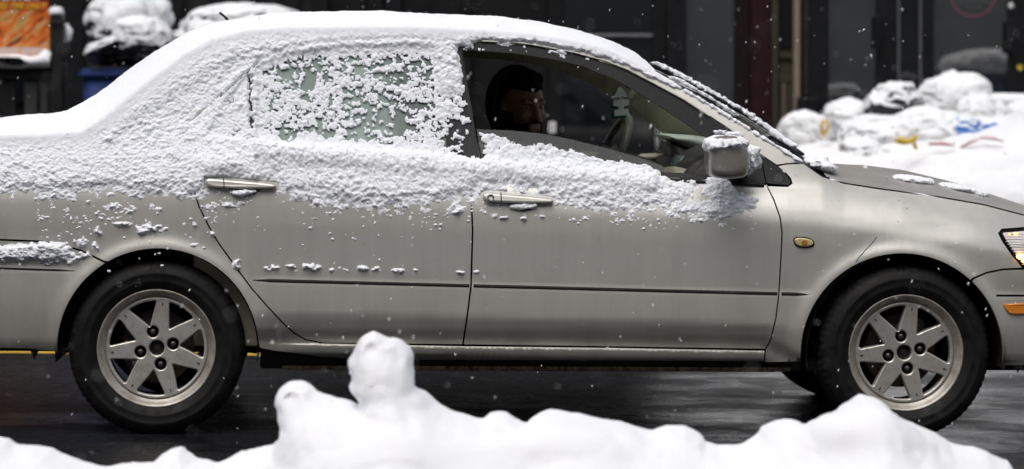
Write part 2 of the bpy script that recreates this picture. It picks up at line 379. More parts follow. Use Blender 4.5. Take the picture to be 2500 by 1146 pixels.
M_DKFRAME = noisy(mat('black_aluminium_frame', (0.006, 0.0065, 0.008), 0.5, spec=0.2), (0.0045, 0.005, 0.006), (0.009, 0.0095, 0.011), 15, 4)
M_GREYWALL = noisy(mat('charcoal_panel', (0.018, 0.018, 0.019), 0.7, spec=0.2), (0.014, 0.014, 0.015), (0.024, 0.024, 0.024), 5, 5)
M_RED = noisy(mat('maroon_painted_column', (0.018, 0.004, 0.005), 0.5, spec=0.2), (0.014, 0.003, 0.004), (0.022, 0.005, 0.006), 12, 5)
M_WOODD = noisy(mat('worn_beige_door_paint', (0.055, 0.046, 0.034), 0.7, spec=0.2), (0.042, 0.036, 0.027), (0.066, 0.055, 0.04), 10, 6, stretch=(2, 2, 0.25), bmp=0.1)
M_WOODL = noisy(mat('pale_beige_door_frame', (0.20, 0.155, 0.115), 0.6), (0.165, 0.13, 0.095), (0.225, 0.175, 0.13), 12, 6, stretch=(2, 2, 0.2), bmp=0.1)
M_DKWOOD = noisy(mat('black_stained_timber', (0.010, 0.010, 0.010), 0.65, spec=0.2), (0.007, 0.007, 0.007), (0.016, 0.016, 0.0155), 14, 6, stretch=(1, 1, 0.15), bmp=0.2)
M_BRICK = noisy(mat('dark_brick', (0.10, 0.075, 0.065), 0.85), (0.08, 0.06, 0.052), (0.13, 0.10, 0.085), 3, 6)
M_BLUE = noisy(mat('blue_plastic_bin', (0.02, 0.05, 0.19), 0.45), (0.017, 0.042, 0.17), (0.028, 0.06, 0.21), 9, 4)
M_METAL = mat('brushed_steel', (0.30, 0.30, 0.31), 0.35, metal=0.9)
M_ASPH = mat('wet_asphalt', (0.03, 0.03, 0.032), 0.4)
def build_asphalt():
    m = M_ASPH; N, L, b = nodes(m)
    a = tex_noise(m, 75, 4, 0.75, stretch=(1, 0.14, 1)); s1 = tex_noise(m, 2.4, 7, 0.7, stretch=(0.6, 0.8, 1)); s2 = tex_noise(m, 9, 9, 0.8, stretch=(0.7, 0.45, 1))
    c = ramp(m, s1.outputs['Fac'], [(0.3, (0.005, 0.005, 0.006)), (0.72, (0.018, 0.018, 0.021))])
    ag = ramp(m, a.outputs['Fac'], [(0.35, (0.5, 0.5, 0.5)), (0.75, (1.6, 1.6, 1.65))])
    mu = N.new('ShaderNodeMixRGB'); mu.blend_type = 'MULTIPLY'; mu.inputs['Fac'].default_value = 1; L.new(c.outputs[0], mu.inputs['Color1']); L.new(ag.outputs[0], mu.inputs['Color2'])
    # thin slush streaks dragged along the lane
    sl = ramp(m, s2.outputs['Fac'], [(0.58, (0, 0, 0)), (0.78, (1, 1, 1))])
    sm = N.new('ShaderNodeMath'); sm.operation = 'MULTIPLY'; sm.inputs[1].default_value = 0.22; L.new(sl.outputs[0], sm.inputs[0])
    mx = N.new('ShaderNodeMixRGB'); L.new(sm.outputs[0], mx.inputs['Fac']); L.new(mu.outputs[0], mx.inputs['Color1']); mx.inputs['Color2'].default_value = (0.30, 0.31, 0.34, 1)
    L.new(mx.outputs[0], b.inputs['Base Color'])
    r = ramp(m, s1.outputs['Fac'], [(0.38, (0.14,) * 3), (0.62, (0.42,) * 3)]); L.new(r.outputs[0], b.inputs['Roughness']); b.inputs['Specular IOR Level'].default_value = 0.2
    ad = N.new('ShaderNodeMath'); ad.operation = 'ADD'; L.new(a.outputs['Fac'], ad.inputs[0]); L.new(s2.outputs['Fac'], ad.inputs[1])
    bump(m, ad.outputs[0], 0.4, 0.006)
build_asphalt()
M_YELLOW = noisy(mat('yellow_road_paint', (0.55, 0.34, 0.03), 0.55), (0.6, 0.38, 0.035), (0.25, 0.16, 0.03), 14, 6, lo=0.45, hi=0.75)
M_CONC = noisy(mat('wet_concrete', (0.16, 0.16, 0.16), 0.6), (0.12, 0.12, 0.12), (0.2, 0.2, 0.2), 4, 6)

def bag_mat(name, base, rough, lo, hi, snowy=True, crease=26):
    """plastic with snow lying on whatever faces up"""
    m = mat(name, base, rough, spec=0.5); N, L, b = nodes(m)
    g = N.new('ShaderNodeNewGeometry'); sp = N.new('ShaderNodeSeparateXYZ'); L.new(g.outputs['Normal'], sp.inputs[0])
    n = tex_noise(m, 13, 6, 0.7); w = tex_noise(m, crease, 4, 0.6, stretch=(1, 1, 0.4), dist=1.2)
    ad = N.new('ShaderNodeMath'); ad.operation = 'MULTIPLY_ADD'; ad.inputs[1].default_value = 0.9; L.new(n.outputs['Fac'], ad.inputs[0]); L.new(sp.outputs['Z'], ad.inputs[2])
    r = ramp(m, ad.outputs[0], [(lo, (0, 0, 0)), (hi, (1, 1, 1))])
    mx = N.new('ShaderNodeMixRGB'); L.new(r.outputs[0], mx.inputs['Fac']); mx.inputs['Color1'].default_value = (*base, 1); mx.inputs['Color2'].default_value = (0.80, 0.815, 0.84, 1)
    L.new(mx.outputs[0], b.inputs['Base Color'])
    rr = N.new('ShaderNodeMapRange'); rr.inputs['To Min'].default_value = rough; rr.inputs['To Max'].default_value = 0.85; L.new(r.outputs[0], rr.inputs['Value']); L.new(rr.outputs[0], b.inputs['Roughness'])
    inv = N.new('ShaderNodeMath'); inv.operation = 'SUBTRACT'; inv.inputs[0].default_value = 1.0; L.new(r.outputs[0], inv.inputs[1])
    mm = N.new('ShaderNodeMath'); mm.operation = 'MULTIPLY'; L.new(w.outputs['Fac'], mm.inputs[0]); L.new(inv.outputs[0], mm.inputs[1])
    bump(m, mm.outputs[0], 0.6, 0.02)
    return m
M_BAGB = bag_mat('black_bag_with_snow', (0.012, 0.012, 0.013), 0.28, 0.62, 0.80)
M_BAGB2 = bag_mat('black_bag_thick_snow', (0.012, 0.012, 0.013), 0.28, -0.25, 0.12)
M_BAGW = bag_mat('white_bag_with_snow', (0.62, 0.62, 0.61), 0.3, 0.2, 0.8)
M_BAGC = bag_mat('clear_grey_bag_with_snow', (0.30, 0.30, 0.29), 0.25, 0.45, 0.8)
M_BAGBL = bag_mat('blue_white_sack_with_snow', (0.05, 0.19, 0.55), 0.35, 0.85, 1.05)
M_TIE = mat('yellow_drawstring', (0.72, 0.48, 0.06), 0.4)

# ------------------------------------------------------------------ projection helpers
def wp(px, py, Y):
    k = (D + Y) / D
    return np.array([(px - 1250) * S * k, Y, H + (HOR - py) * S * k])
def gz(x): return -0.0097 * (np.asarray(x, float) + 1.237)     # the street falls gently to the right

# car frame: x forward, y across (0 = near side), z up
YAW = math.radians(3.0); PITCH = 0.0097; WID = 1.695
CAR_O = Vector(((385 - 1250) * S, 0, 0))
CAR_M = Matrix.Translation(CAR_O) @ Matrix.Rotation(YAW, 4, 'Z') @ Matrix.Rotation(PITCH, 4, 'Y')
_R = np.array(CAR_M.to_3x3()); _O = np.array(CAR_O)
_CL = _R.T @ (np.array([0, -D, H]) - _O)
def LP(px, py, yl):
    px = np.asarray(px, float); py = np.asarray(py, float); yl = np.asarray(yl, float)
    px, py, yl = np.broadcast_arrays(px, py, yl)
    d = np.stack([(px - 1250) * S, np.full(px.shape, D), (HOR - py) * S], -1) @ _R
    t = (yl - _CL[1]) / d[..., 1]
    return _CL + t[..., None] * d
def car_world(P): return np.asarray(P) @ _R.T + _O
def ip(x, pts):
    pts = np.array(pts, float); return np.interp(x, pts[:, 0], pts[:, 1])
E_LINE = [(-300, 362), (0, 340), (120, 337), (200, 330), (260, 292), (350, 216), (450, 142), (520, 104), (600, 84), (700, 76), (1000, 74), (1200, 84), (1300, 93), (1400, 109), (1480, 128), (1560, 162), (1640, 206), (1730, 256), (1800, 300), (1880, 350), (1960, 398), (2007, 430), (2060, 448), (2150, 462), (2270, 478), (2400, 500), (2500, 526), (2700, 590), (2850, 650)]
BELT = [(-300, 395), (0, 374), (300, 360), (560, 348), (1172, 399), (1620, 436), (1930, 454), (2007, 462), (2060, 476), (2200, 494), (2500, 556), (2850, 680)]
CREASE = [(-300, 505), (0, 505), (560, 508), (1200, 528), (1930, 556), (2200, 585), (2500, 630), (2850, 720)]
RM = [(-300, 650), (0, 655), (180, 661), (620, 684), (1970, 719), (2430, 722), (2850, 730)]
RS = [(-300, 872), (560, 872), (600, 838), (700, 837), (1130, 843), (1868, 854), (1960, 900), (2850, 905)]
AW_R = (385, 853, 245.0); AW_F = (2202, 866, 246.0)
def hermite(rows, ys, q):
    """monotone cubic through anchors. rows, ys (...,K) ascending; q (...)"""
    h = np.maximum(np.diff(rows, axis=-1), 1e-3); dl = np.diff(ys, axis=-1) / h
    m = np.zeros_like(ys)
    a = dl[..., :-1]; b = dl[..., 1:]
    m[..., 1:-1] = np.where(a * b > 0, 2 * a * b / np.where(a + b == 0, 1, a + b), 0)
    m[..., 0] = dl[..., 0]; m[..., -1] = dl[..., -1]
    K = rows.shape[-1]
    i = np.clip((q[..., None] >= rows).sum(-1) - 1, 0, K - 2)[..., None]
    g = lambda A, k: np.take_along_axis(A, k, -1)[..., 0]
    x0 = g(rows, i); hh = g(h, i); y0 = g(ys, i); y1 = g(ys, i + 1); m0 = g(m, i); m1 = g(m, i + 1)
    t = (q - x0) / hh
    inside = (2 * t**3 - 3 * t**2 + 1) * y0 + (t**3 - 2 * t**2 + t) * hh * m0 + (-2 * t**3 + 3 * t**2) * y1 + (t**3 - t**2) * hh * m1
    out = np.where(t < 0, y0 + m0 * hh * t, y1 + m1 * hh * (t - 1))
    return np.where((t < 0) | (t > 1), out, inside)
def side_y(px, py):
    px = np.asarray(px, float); py = np.asarray(py, float); px, py = np.broadcast_arrays(px, py)
    e = ip(px, E_LINE); b = ip(px, BELT); c = ip(px, CREASE); rm = ip(px, RM); rs = ip(px, RS)
    fend = sstep(1930, 2080, px)
    b = np.maximum(b, e + 10)
    y1 = 0.088 + 0 * px
    y0 = y1 + 0.40 * (b - e) * S + 0.028 * fend
    a2 = b + (c - b) * 0.22; a3 = b + (c - b) * 0.58
    rows = np.stack([e, b, a2, a3, c, c + 48, rm - 14, rm + 12, rm + 70, rs - 40, rs - 3, rs + 5, rs + 20, rs + 44, rs + 75], -1)
    o = np.zeros_like(px)
    ys = np.stack([y0, y1, o + 0.062, o + 0.030, o + 0.010, o + 0.004, o + 0.005, o - 0.0015, o - 0.004, o + 0.008, o + 0.034, o + 0.036, o + 0.04, o + 0.06, o + 0.13], -1)
    lw = np.maximum(sstep(612, 640, px) * sstep(1985, 1955, px), sstep(190, 160, px)); lw = np.maximum(lw, sstep(2420, 2450, px))
    ys[..., 6] = 0.002 + lw * 0.003; ys[..., 7] = 0.0005 - lw * 0.002; ys[..., 8] = -0.001 - lw * 0.003
    y = hermite(rows, ys, py)
    rk = np.stack([rs - 1, rs + 5, rs + 20, rs + 44, rs + 75], -1); yk = np.stack([o + 0.022, o + 0.012, o + 0.017, o + 0.06, o + 0.13], -1)
    y = np.where((py > rs) & (px < 1867), y + (hermite(rk, yk, py) - y) * sstep(640, 770, px), y)
    for cx, cy, r in (AW_R, AW_F):
        d = np.hypot(px - cx, py - cy) - r
        y = y - 0.015 * np.exp(-(np.maximum(d, 0) / 26.0) ** 2) * (py < 880)
    y = y + 0.30 * (np.maximum(px - 2330, 0) / 500) ** 2 + 0.22 * (np.maximum(-px - 20, 0) / 280) ** 2
    y = y + 0.008 * ((px - 1250) / 1100.0) ** 2
    # knocks in the fender above the wheel
    y = y + 0.006 * np.exp(-(((px - 2310) / 60) ** 2 + ((py - 556 - (px - 2310) * 0.12) / 14) ** 2)) * 1.0
    return y
def side_pts(px, py, off=0.0):
    return LP(px, py, side_y(px, py) + off)
def side_nrm(px, py):
    d = 0.5
    a = side_pts(px + d, py) - side_pts(px - d, py); b = side_pts(px, py - d) - side_pts(px, py + d)
    n = np.cross(a, b); n /= np.linalg.norm(n, axis=-1)[..., None] + 1e-12
    return np.where(n[..., 1:2] > 0, -n, n)

def densify(P, step, closed=True):
    P = np.asarray(P, float); out = []
    n = len(P)
    for i in range(n if closed else n - 1):
        a = P[i]; b = P[(i + 1) % n]; k = max(1, int(math.ceil(np.linalg.norm(b - a) / step)))
        for t in range(k): out.append(a + (b - a) * t / k)
    if not closed: out.append(P[-1])
    return np.array(out)
def inset(P, d):
    P = np.asarray(P, float); n = len(P)
    A = 0.5 * sum(P[i][0] * P[(i + 1) % n][1] - P[(i + 1) % n][0] * P[i][1] for i in range(n))
    sg = 1 if A > 0 else -1
    out = []
    for i in range(n):
        e0 = P[i] - P[i - 1]; e1 = P[(i + 1) % n] - P[i]
        e0 /= np.linalg.norm(e0) + 1e-9; e1 /= np.linalg.norm(e1) + 1e-9
        n0 = np.array([-e0[1], e0[0]]) * sg; n1 = np.array([-e1[1], e1[0]]) * sg
        v = n0 + n1; l = v @ v
        v = v * (2 * d / max(l, 0.7)); out.append(P[i] + v)
    return np.array(out)
def panel(name, poly, m, parent, holes=(), gap=2.2, step=14, off=0.0, skirt=0.022, far=True, feats=True, skirt_mat=None):
    """sheet-metal panel on the body side: outline in photograph pixels, depth from the body section"""
    P = densify(inset(poly, gap), step * 0.8)
    Hs = [densify(h, step * 0.6) for h in holes]
    pts = [tuple(p) for p in P]; edges = [(i, (i + 1) % len(P)) for i in range(len(P))]
    for h in Hs:
        o = len(pts); pts += [tuple(p) for p in h]; edges += [(o + i, o + (i + 1) % len(h)) for i in range(len(h))]
    x0, y0 = P.min(0); x1, y1 = P.max(0)
    gx = np.arange(x0 + step / 2, x1, step)
    cand = []; fine_ = []
    for yy in np.arange(y0 + step / 2, y1, step): cand.append(np.stack([gx, yy + 0 * gx], -1))
    if feats:
        gf = np.arange(x0 + 3, x1, step)
        rm = ip(gf, RM); rs = ip(gf, RS)
        for k in (-14, -9, -6, -4, -2, 0, 2, 4, 6, 9, 12): cand.append(np.stack([gf, rm + k], -1))
        for k in (-8, -3, -1): cand.append(np.stack([gf, rs + k], -1))
        for k in (3.4, 4.6, 6, 8, 11, 15, 20): fine_.append(np.stack([gf, rs + k], -1))
        for cx, cy, r in (AW_R, AW_F):
            for k in (6, 12, 19, 28, 38): cand.append(circle(cx, cy, r + k, 110))
    C = np.vstack(cand)
    ok = (sdpoly(C[:, 0], C[:, 1], P) < -2.2)
    for h in Hs: ok &= sdpoly(C[:, 0], C[:, 1], h) > 2.2
    C = C[ok]
    if fine_:
        Fp = np.vstack(fine_); k2 = (sdpoly(Fp[:, 0], Fp[:, 1], P) < -0.6) & (Fp[:, 0] > 640) & (Fp[:, 0] < 1866)
        rsC = ip(C[:, 0], RS); C = C[~((C[:, 1] > rsC) & (C[:, 1] < rsC + 22) & (C[:, 0] > 640) & (C[:, 0] < 1866))]; C = np.vstack([C, Fp[k2]])
    pts += [tuple(c) for c in C]
    r = delaunay_2d_cdt([Vector(p) for p in pts], edges, [], 0, 1e-4)
    V2 = np.array([tuple(v) for v in r[0]]); F = np.array([f for f in r[2]], np.int64)
    ct = V2[F].mean(1); keep = inpoly(ct[:, 0], ct[:, 1], P)
    for h in Hs: keep &= ~inpoly(ct[:, 0], ct[:, 1], h)
    F = F[keep]
    V3 = side_pts(V2[:, 0], V2[:, 1], off); N3 = side_nrm(V2[:, 0], V2[:, 1])
    # orient faces towards the camera
    fn = np.cross(V3[F[:, 1]] - V3[F[:, 0]], V3[F[:, 2]] - V3[F[:, 0]]); fl = fn[:, 1] > 0
    F[fl] = F[fl][:, ::-1]
    V = [V3]; NN = [N3]; FS = []; o = len(V3)
    for lp in [P] + Hs:
        a = side_pts(lp[:, 0], lp[:, 1], off); b = a + np.array([0, skirt, 0]); n = len(lp)
        V += [a, b]; i = np.arange(n); j = (i + 1) % n
        FS.append(np.stack([o + i, o + j, o + n + j, o + n + i], -1)); o += 2 * n
        t = np.roll(lp, -1, 0) - np.roll(lp, 1, 0)
        NN += [np.zeros((2 * n, 3))]
    V = np.vstack(V); NN = np.vstack(NN)
    def mk(V, NN, F, FS, nm):
        me = fast_mesh(nm, V, [F] + FS)
        sm = np.ones(len(me.polygons), bool); sm[len(F):] = False
        ob = link(nm, me, m, parent, smooth=True)
        me.polygons.foreach_set('use_smooth', sm)
        me.normals_split_custom_set_from_vertices([tuple(v) for v in NN])
        return ob
    ob = mk(V, NN, F, FS, name)
    if far:
        Vm = V.copy(); Vm[:, 1] = WID - Vm[:, 1]; Nm = NN.copy(); Nm[:, 1] *= -1
        mk(Vm, Nm, F[:, ::-1], [f[:, ::-1] for f in FS], name)
    return ob
def side_strip(name, line, wdt, m, parent, off=-0.001, thick=0.006):
    """thin raised strip following a pixel polyline on the body side"""
    L = densify(np.array(line, float), 10, closed=False); t = np.gradient(L, axis=0); t /= np.linalg.norm(t, axis=1)[:, None]
    nrm = np.stack([-t[:, 1], t[:, 0]], -1)
    w = np.broadcast_to(np.asarray(wdt, float), (len(L),))[:, None] / 2
    A = L + nrm * w; B = L - nrm * w
    V = np.vstack([side_pts(A[:, 0], A[:, 1], off + thick), side_pts(A[:, 0], A[:, 1], off), side_pts(B[:, 0], B[:, 1], off), side_pts(B[:, 0], B[:, 1], off + thick)])
    n = len(L); i = np.arange(n - 1); F = []
    for k in range(3): F.append(np.stack([k * n + i, k * n + i + 1, (k + 1) * n + i + 1, (k + 1) * n + i], -1))
    return link(name, fast_mesh(name, V, np.vstack(F)), m, parent, smooth=False)

# ================================================================== the street
def sheet(name, x0, x1, y0, y1, dz, m, nx=60, ny=30, f=None):
    x = np.linspace(x0, x1, nx); y = np.linspace(y0, y1, ny); X, Y = np.meshgrid(x, y, indexing='ij')
    Z = gz(X) + dz + (f(X, Y) if f else 0)
    o = link(name, fast_mesh(name, np.stack([X, Y, Z], -1).reshape(-1, 3), grid_faces(nx, ny)), m, None, True)
    o['kind'] = 'structure'; return o
sheet('ground', -400, 400, -300, 300, -0.03, M_CONC, 3, 3)
sheet('road', -60, 60, -3.6, 7.0, 0.0, M_ASPH)
def road_line(name, y0, y1):
    o = sheet(name, -60, 60, y0, y1, 0.004, M_YELLOW, 40, 2); return o
road_line('road_marking', 3.27, 3.40)
def kerb(name, y0, y1):
    x = np.linspace(-60, 60, 41)
    prof = [(y0, -0.05), (y0 + 0.004, 0.11), (y0 + 0.02, 0.13), (y1, 0.134), (y1, -0.05)]
    V = np.vstack([np.stack([x, 0 * x + a, gz(x) + b], -1) for a, b in prof]); n = len(x); i = np.arange(n - 1)
    F = np.vstack([np.stack([k * n + i, k * n + i + 1, (k + 1) * n + i + 1, (k + 1) * n + i], -1) for k in range(len(prof) - 1)])
    o = link(name, fast_mesh(name, V, F), M_CONC, None, False); o['kind'] = 'structure'
kerb('kerb', 7.0, 7.16)
kerb('kerb', -3.76, -3.6)
sheet('pavement', -60, 60, 7.16, 9.55, 0.13, M_CONC, 40, 6)
sheet('pavement', -60, 60, -16, -3.76, 0.13, M_CONC, 40, 6)

# ------------------------------------------------------------------ shop fronts across the street
YF = 9.5
def wch(o, parent):
    o.parent = parent
    if parent.parent is None: o.location = -parent.location
    return o
def fb(name, x0, x1, y0, y1, Y, dep, m, parent, bev=0.006):
    a = wp(x0, y1, Y); b = wp(x1, y0, Y)
    return wch(boxo(name, a[0], b[0], Y, Y + dep, a[2], b[2], m, None, bev, 2), parent)
def facade(name, label, x0, x1, wallmat, uppermat):
    c = wp((x0 + x1) / 2, 0, YF); r = empty(name, label, 'building', (c[0], YF, float(gz(c[0])) + 0.13))
    fb('upper_wall', x0 + 1, x1 - 1, -4600, -452, YF - 0.06, 3.0, uppermat, r, 0.01)
    fb('wall', x0 + 1, x1 - 1, -450, 800, YF + 0.12, 2.9, wallmat, r, 0)
    # first floor windows above the picture
    n = max(1, int((x1 - x0) / 330))
    for i in range(n):
        cx = x0 + (x1 - x0) * (i + 0.5) / n
        w = fb('window', cx - 90, cx + 90, -1500, -900, YF - 0.075, 0.03, M_SHOPG, r, 0.004)
        s = fb('window_sill', cx - 105, cx + 105, -898, -860, YF - 0.14, 0.1, M_CONC, r)
    return r
# 1 dark restaurant front
f1 = facade('restaurant_front', 'dark restaurant front behind the poster board and the blue bin', -700, 935, M_DKWALL, M_BRICK)
for a, b in ((-600, -330), (-300, -20), (10, 118)): fb('window_pane', a, b, -300, 250, YF + 0.08, 0.02, M_SHOPG, f1, 0.002)
for a, b in ((-330, -300), (-20, 10), (118, 205), (425, 447), (510, 560), (610, 636), (682, 730), (762, 800), (900, 934)): fb('pilaster', a, b, -440, 700, YF, 0.11, M_DKFRAME, f1)
for a, b in ((205, 425), (447, 510), (560, 610), (636, 682), (730, 762), (800, 900)): fb('wall_panel', a, b, -440, 700, YF + 0.06, 0.05, M_GREYWALL if a in (447, 636, 730, 205) else M_DKWALL, f1)
fb('fascia_board', -690, 930, -450, -300, YF - 0.1, 0.09, M_DKFRAME, f1)
# 2 black shop front with the reflecting windows
f2 = facade('black_shop_front', 'black shop front with tall dark windows behind the car roof', 937, 1793, M_DKWALL, M_BRICK)
for a, b in ((938, 980), (1130, 1150), (1340, 1372)): fb('pilaster', a, b, -440, 700, YF + 0.02, 0.10, M_DKFRAME, f2)
fb('wall_panel', 980, 1130, -440, 700, YF + 0.07, 0.04, M_DKWALL, f2); fb('wall_panel', 1150, 1340, -440, 700, YF + 0.07, 0.04, M_DKWALL, f2)
fb('window_pane', 1372, 1594, -440, 84, YF + 0.07, 0.02, M_SHOPG, f2, 0.002); fb('window_pane', 1372, 1594, 90, 420, YF + 0.07, 0.02, M_SHOPG, f2, 0.002)
fb('transom', 1372, 1594, 84, 90, YF + 0.03, 0.07, M_METAL, f2, 0.003)
fb('pilaster', 1594, 1627, -440, 700, YF, 0.12, M_DKFRAME, f2); fb('pilaster', 1628, 1675, -440, 700, YF - 0.04, 0.16, M_DKFRAME, f2)
fb('window_pane', 1675, 1793, -440, 330, YF + 0.07, 0.02, M_SHOPG2, f2, 0.002)
fb('window_ledge', 1675, 1793, 330, 348, YF - 0.02, 0.12, M_DKFRAME, f2)
fb('fascia_board', 940, 1790, -450, -300, YF - 0.1, 0.09, M_DKFRAME, f2)
pl = fb('switch_plate', 1340, 1357, 298, 325, YF - 0.0, 0.015, mat('white_plate', (0.75, 0.75, 0.74), 0.4), f2, 0.002)
for x in (1344, 1350): fb('switch_slot', x, x + 2, 303, 320, YF - 0.004, 0.01, mat('plate_slot', (0.2, 0.2, 0.2), 0.5), f2, 0)
# 3 maroon column and worn beige door
f3 = facade('doorway_front', 'narrow front with maroon column and worn beige panelled door', 1795, 1958, M_DKWALL, M_RED)
fb('column', 1796, 1833, -440, 700, YF - 0.02, 0.14, noisy(mat('near_black_maroon', (0.008, 0.003, 0.004), 0.5, spec=0.2), (0.006, 0.0025, 0.003), (0.010, 0.004, 0.005), 10, 4), f3)
fb('column', 1834, 1881, -440, 700, YF - 0.07, 0.19, M_RED, f3, 0.012)
fb('door_jamb', 1882, 1899, -440, 700, YF - 0.01, 0.12, M_WOODD, f3)
d3 = fb('door', 1899, 1938, -440, 700, YF + 0.07, 0.04, M_WOODD, f3, 0.002)
for a, b, c, e in ((1904, 1934, -420, 118), (1902, 1914, 204, 480), (1921, 1936, 204, 480)):
    q = fb('door_panel', a, b, c, e, YF + 0.055, 0.012, mat('door_glass', (0.008, 0.008, 0.009), 0.15) if c < 0 else M_WOODD, d3, 0.004)
fb('door_rail', 1899, 1938, 135, 143, YF + 0.045, 0.03, M_WOODD, f3); fb('door_rail', 1899, 1938, 185, 203, YF + 0.05, 0.03, M_WOODD, f3)
fb('door_muntin', 1911, 1917, 204, 480, YF + 0.04, 0.03, M_WOODL, f3, 0.003)
fb('door_jamb', 1938, 1954, -440, 700, YF - 0.03, 0.14, M_WOODL, f3, 0.01)
# 4 glazed entrance
f4 = facade('glazed_shop_front', 'glazed shop front with black doors behind the rubbish bags', 1960, 3000, M_DKWALL, M_BRICK)
fb('pilaster', 1961, 1976, -440, 235, YF - 0.02, 0.14, M_GREYWALL, f4); fb('meter_box', 1948, 1999, 238, 520, YF - 0.12, 0.2, M_DKFRAME, f4, 0.01)
fb('pilaster', 1977, 2021, -440, 700, YF - 0.05, 0.17, M_DKFRAME, f4)
dA = fb('door', 2022, 2142, -440, 520, YF + 0.07, 0.03, M_SHOPG2, f4, 0.002)
fb('door_handle', 2137, 2149, 38, 118, YF - 0.06, 0.05, M_DKFRAME, dA, 0.012)
fb('door_frame', 2142, 2192, -440, 520, YF - 0.0, 0.11, M_DKFRAME, f4)
fb('frame_edge', 2192, 2197, -440, 520, YF - 0.012, 0.10, M_METAL, f4, 0.002)
fb('window_pane', 2197, 2245, -440, 520, YF + 0.07, 0.02, M_SHOPG, f4, 0.002)
fb('frame_edge', 2245, 2250, -440, 520, YF - 0.012, 0.10, M_METAL, f4, 0.002)
fb('door_frame', 2250, 2279, -440, 520, YF, 0.11, M_DKFRAME, f4)
dB = fb('door', 2279, 2466, -440, 520, YF + 0.07, 0.03, M_SHOPG2, f4, 0.002)
fb('door_handle', 2461, 2474, 50, 130, YF - 0.06, 0.05, M_DKFRAME, dB, 0.012)
fb('door_frame', 2466, 2530, -440, 520, YF, 0.11, M_DKFRAME, f4)
fb('window_pane', 2530, 2990, -440, 520, YF + 0.07, 0.02, M_SHOPG2, f4, 0.002)
# printed round decal, two faint lines of print, small round stickers
def ring(name, cx, cy, r, w, Y, m, parent):
    me = curve2d([circle(0, 0, r, 64), circle(0, 0, r - w, 64)], 0.001)
    c = wp(cx, cy, Y); xform_mesh(me, lambda a: np.stack([a[:, 0] + c[0], -a[:, 2] + Y, a[:, 1] + c[2]], -1))
    return wch(link(name, me, m, None, False), parent)
def disc(name, cx, cy, r, Y, m, parent):
    me = curve2d([circle(0, 0, r, 24)], 0.002)
    c = wp(cx, cy, Y); xform_mesh(me, lambda a: np.stack([a[:, 0] + c[0], -a[:, 2] + Y, a[:, 1] + c[2]], -1))
    return wch(link(name, me, m, None, False), parent)
M_PINK = mat('pink_decal', (0.14, 0.05, 0.075), 0.5)
ring('round_decal', 2375, -14, 57 * S * 1.864, 0.014, YF + 0.062, M_PINK, dB)
M_PRINT = mat('pale_print', (0.07, 0.075, 0.075), 0.6)
for yy, a, b in ((3, 2340, 2418), (16, 2360, 2398)):
    for k in range(8):
        q = a + (b - a) * k / 8; fb('print_line', q, q + (b - a) / 8 * 0.7, yy, yy + 4, YF + 0.065, 0.003, M_PRINT, dB, 0)
disc('sticker', 2490, 165, 7 * S * 1.86, YF - 0.004, mat('yellow_sticker', (0.55, 0.45, 0.04), 0.4), f4)
disc('sticker', 2468, 13, 7 * S * 1.86, YF - 0.004, mat('white_sticker', (0.6, 0.6, 0.6), 0.4), f4)
# the houses on the photographer's side of the street, seen only as reflections
for nm, lb, xa, xb, hh in (('brick_house', 'dark brick house behind the photographer, mirrored in the paintwork', -30, -6, 15.5), ('stucco_house', 'grey stucco house behind the photographer, mirrored in the paintwork', -5.9, 30, 14.0)):
    r = empty(nm, lb, 'building', ((xa + xb) / 2, -17, 0.1))
    wch(boxo('wall', xa, xb, -20, -17, -0.3, hh, M_BRICK if xa < -10 else noisy(mat('grey_stucco', (0.5, 0.5, 0.48), 0.9), (0.42, 0.42, 0.40), (0.55, 0.55, 0.53), 1.5, 4)), r)
    x = xa + 1.5
    while x < xb - 2:
        for z in (4.6, 8.2, 11.4):
            wch(boxo('window', x, x + 1.3, -17.06, -16.98, z, z + 1.9, M_SHOPG), r)
        x += 2.9

# ------------------------------------------------------------------ snow on the far pavement (one heap of ploughed snow)
def blob_sdf(X, Y, Z, items, k, fill=False):
    F = None
    for c, r in items:
        d = s_ell(X, Y, np.maximum(Z, c[2]) if fill else Z, c, r); F = d if F is None else smin(F, d, k)
    return F
def snow_heap(name, label, lo, hi, h, items, k=0.12, amp=0.03, ns=5.0, m=None, fine=0.008, seed=0, fill=False):
    X, Y, Z = grid3(lo, hi, h)
    F = blob_sdf(X, Y, Z, items, k, fill)
    band = np.abs(F) < 0.25
    F[band] += amp * fbm(X[band] * ns, Y[band] * ns, Z[band] * ns, 3, seed) + fine * vnoise(X[band] * 28, Y[band] * 28, Z[band] * 28, seed + 5)
    V, Q = surface_nets(F, lo, h)
    o = link(name, fast_mesh(name, V, Q), m or M_SNOWFAR, None, True)
    return tag(o, label, 'snow', None, 'stuff')
def pe(px, py, Y, rx, ry, rz): c = wp(px, py, Y); return (tuple(c), (rx, ry, rz))
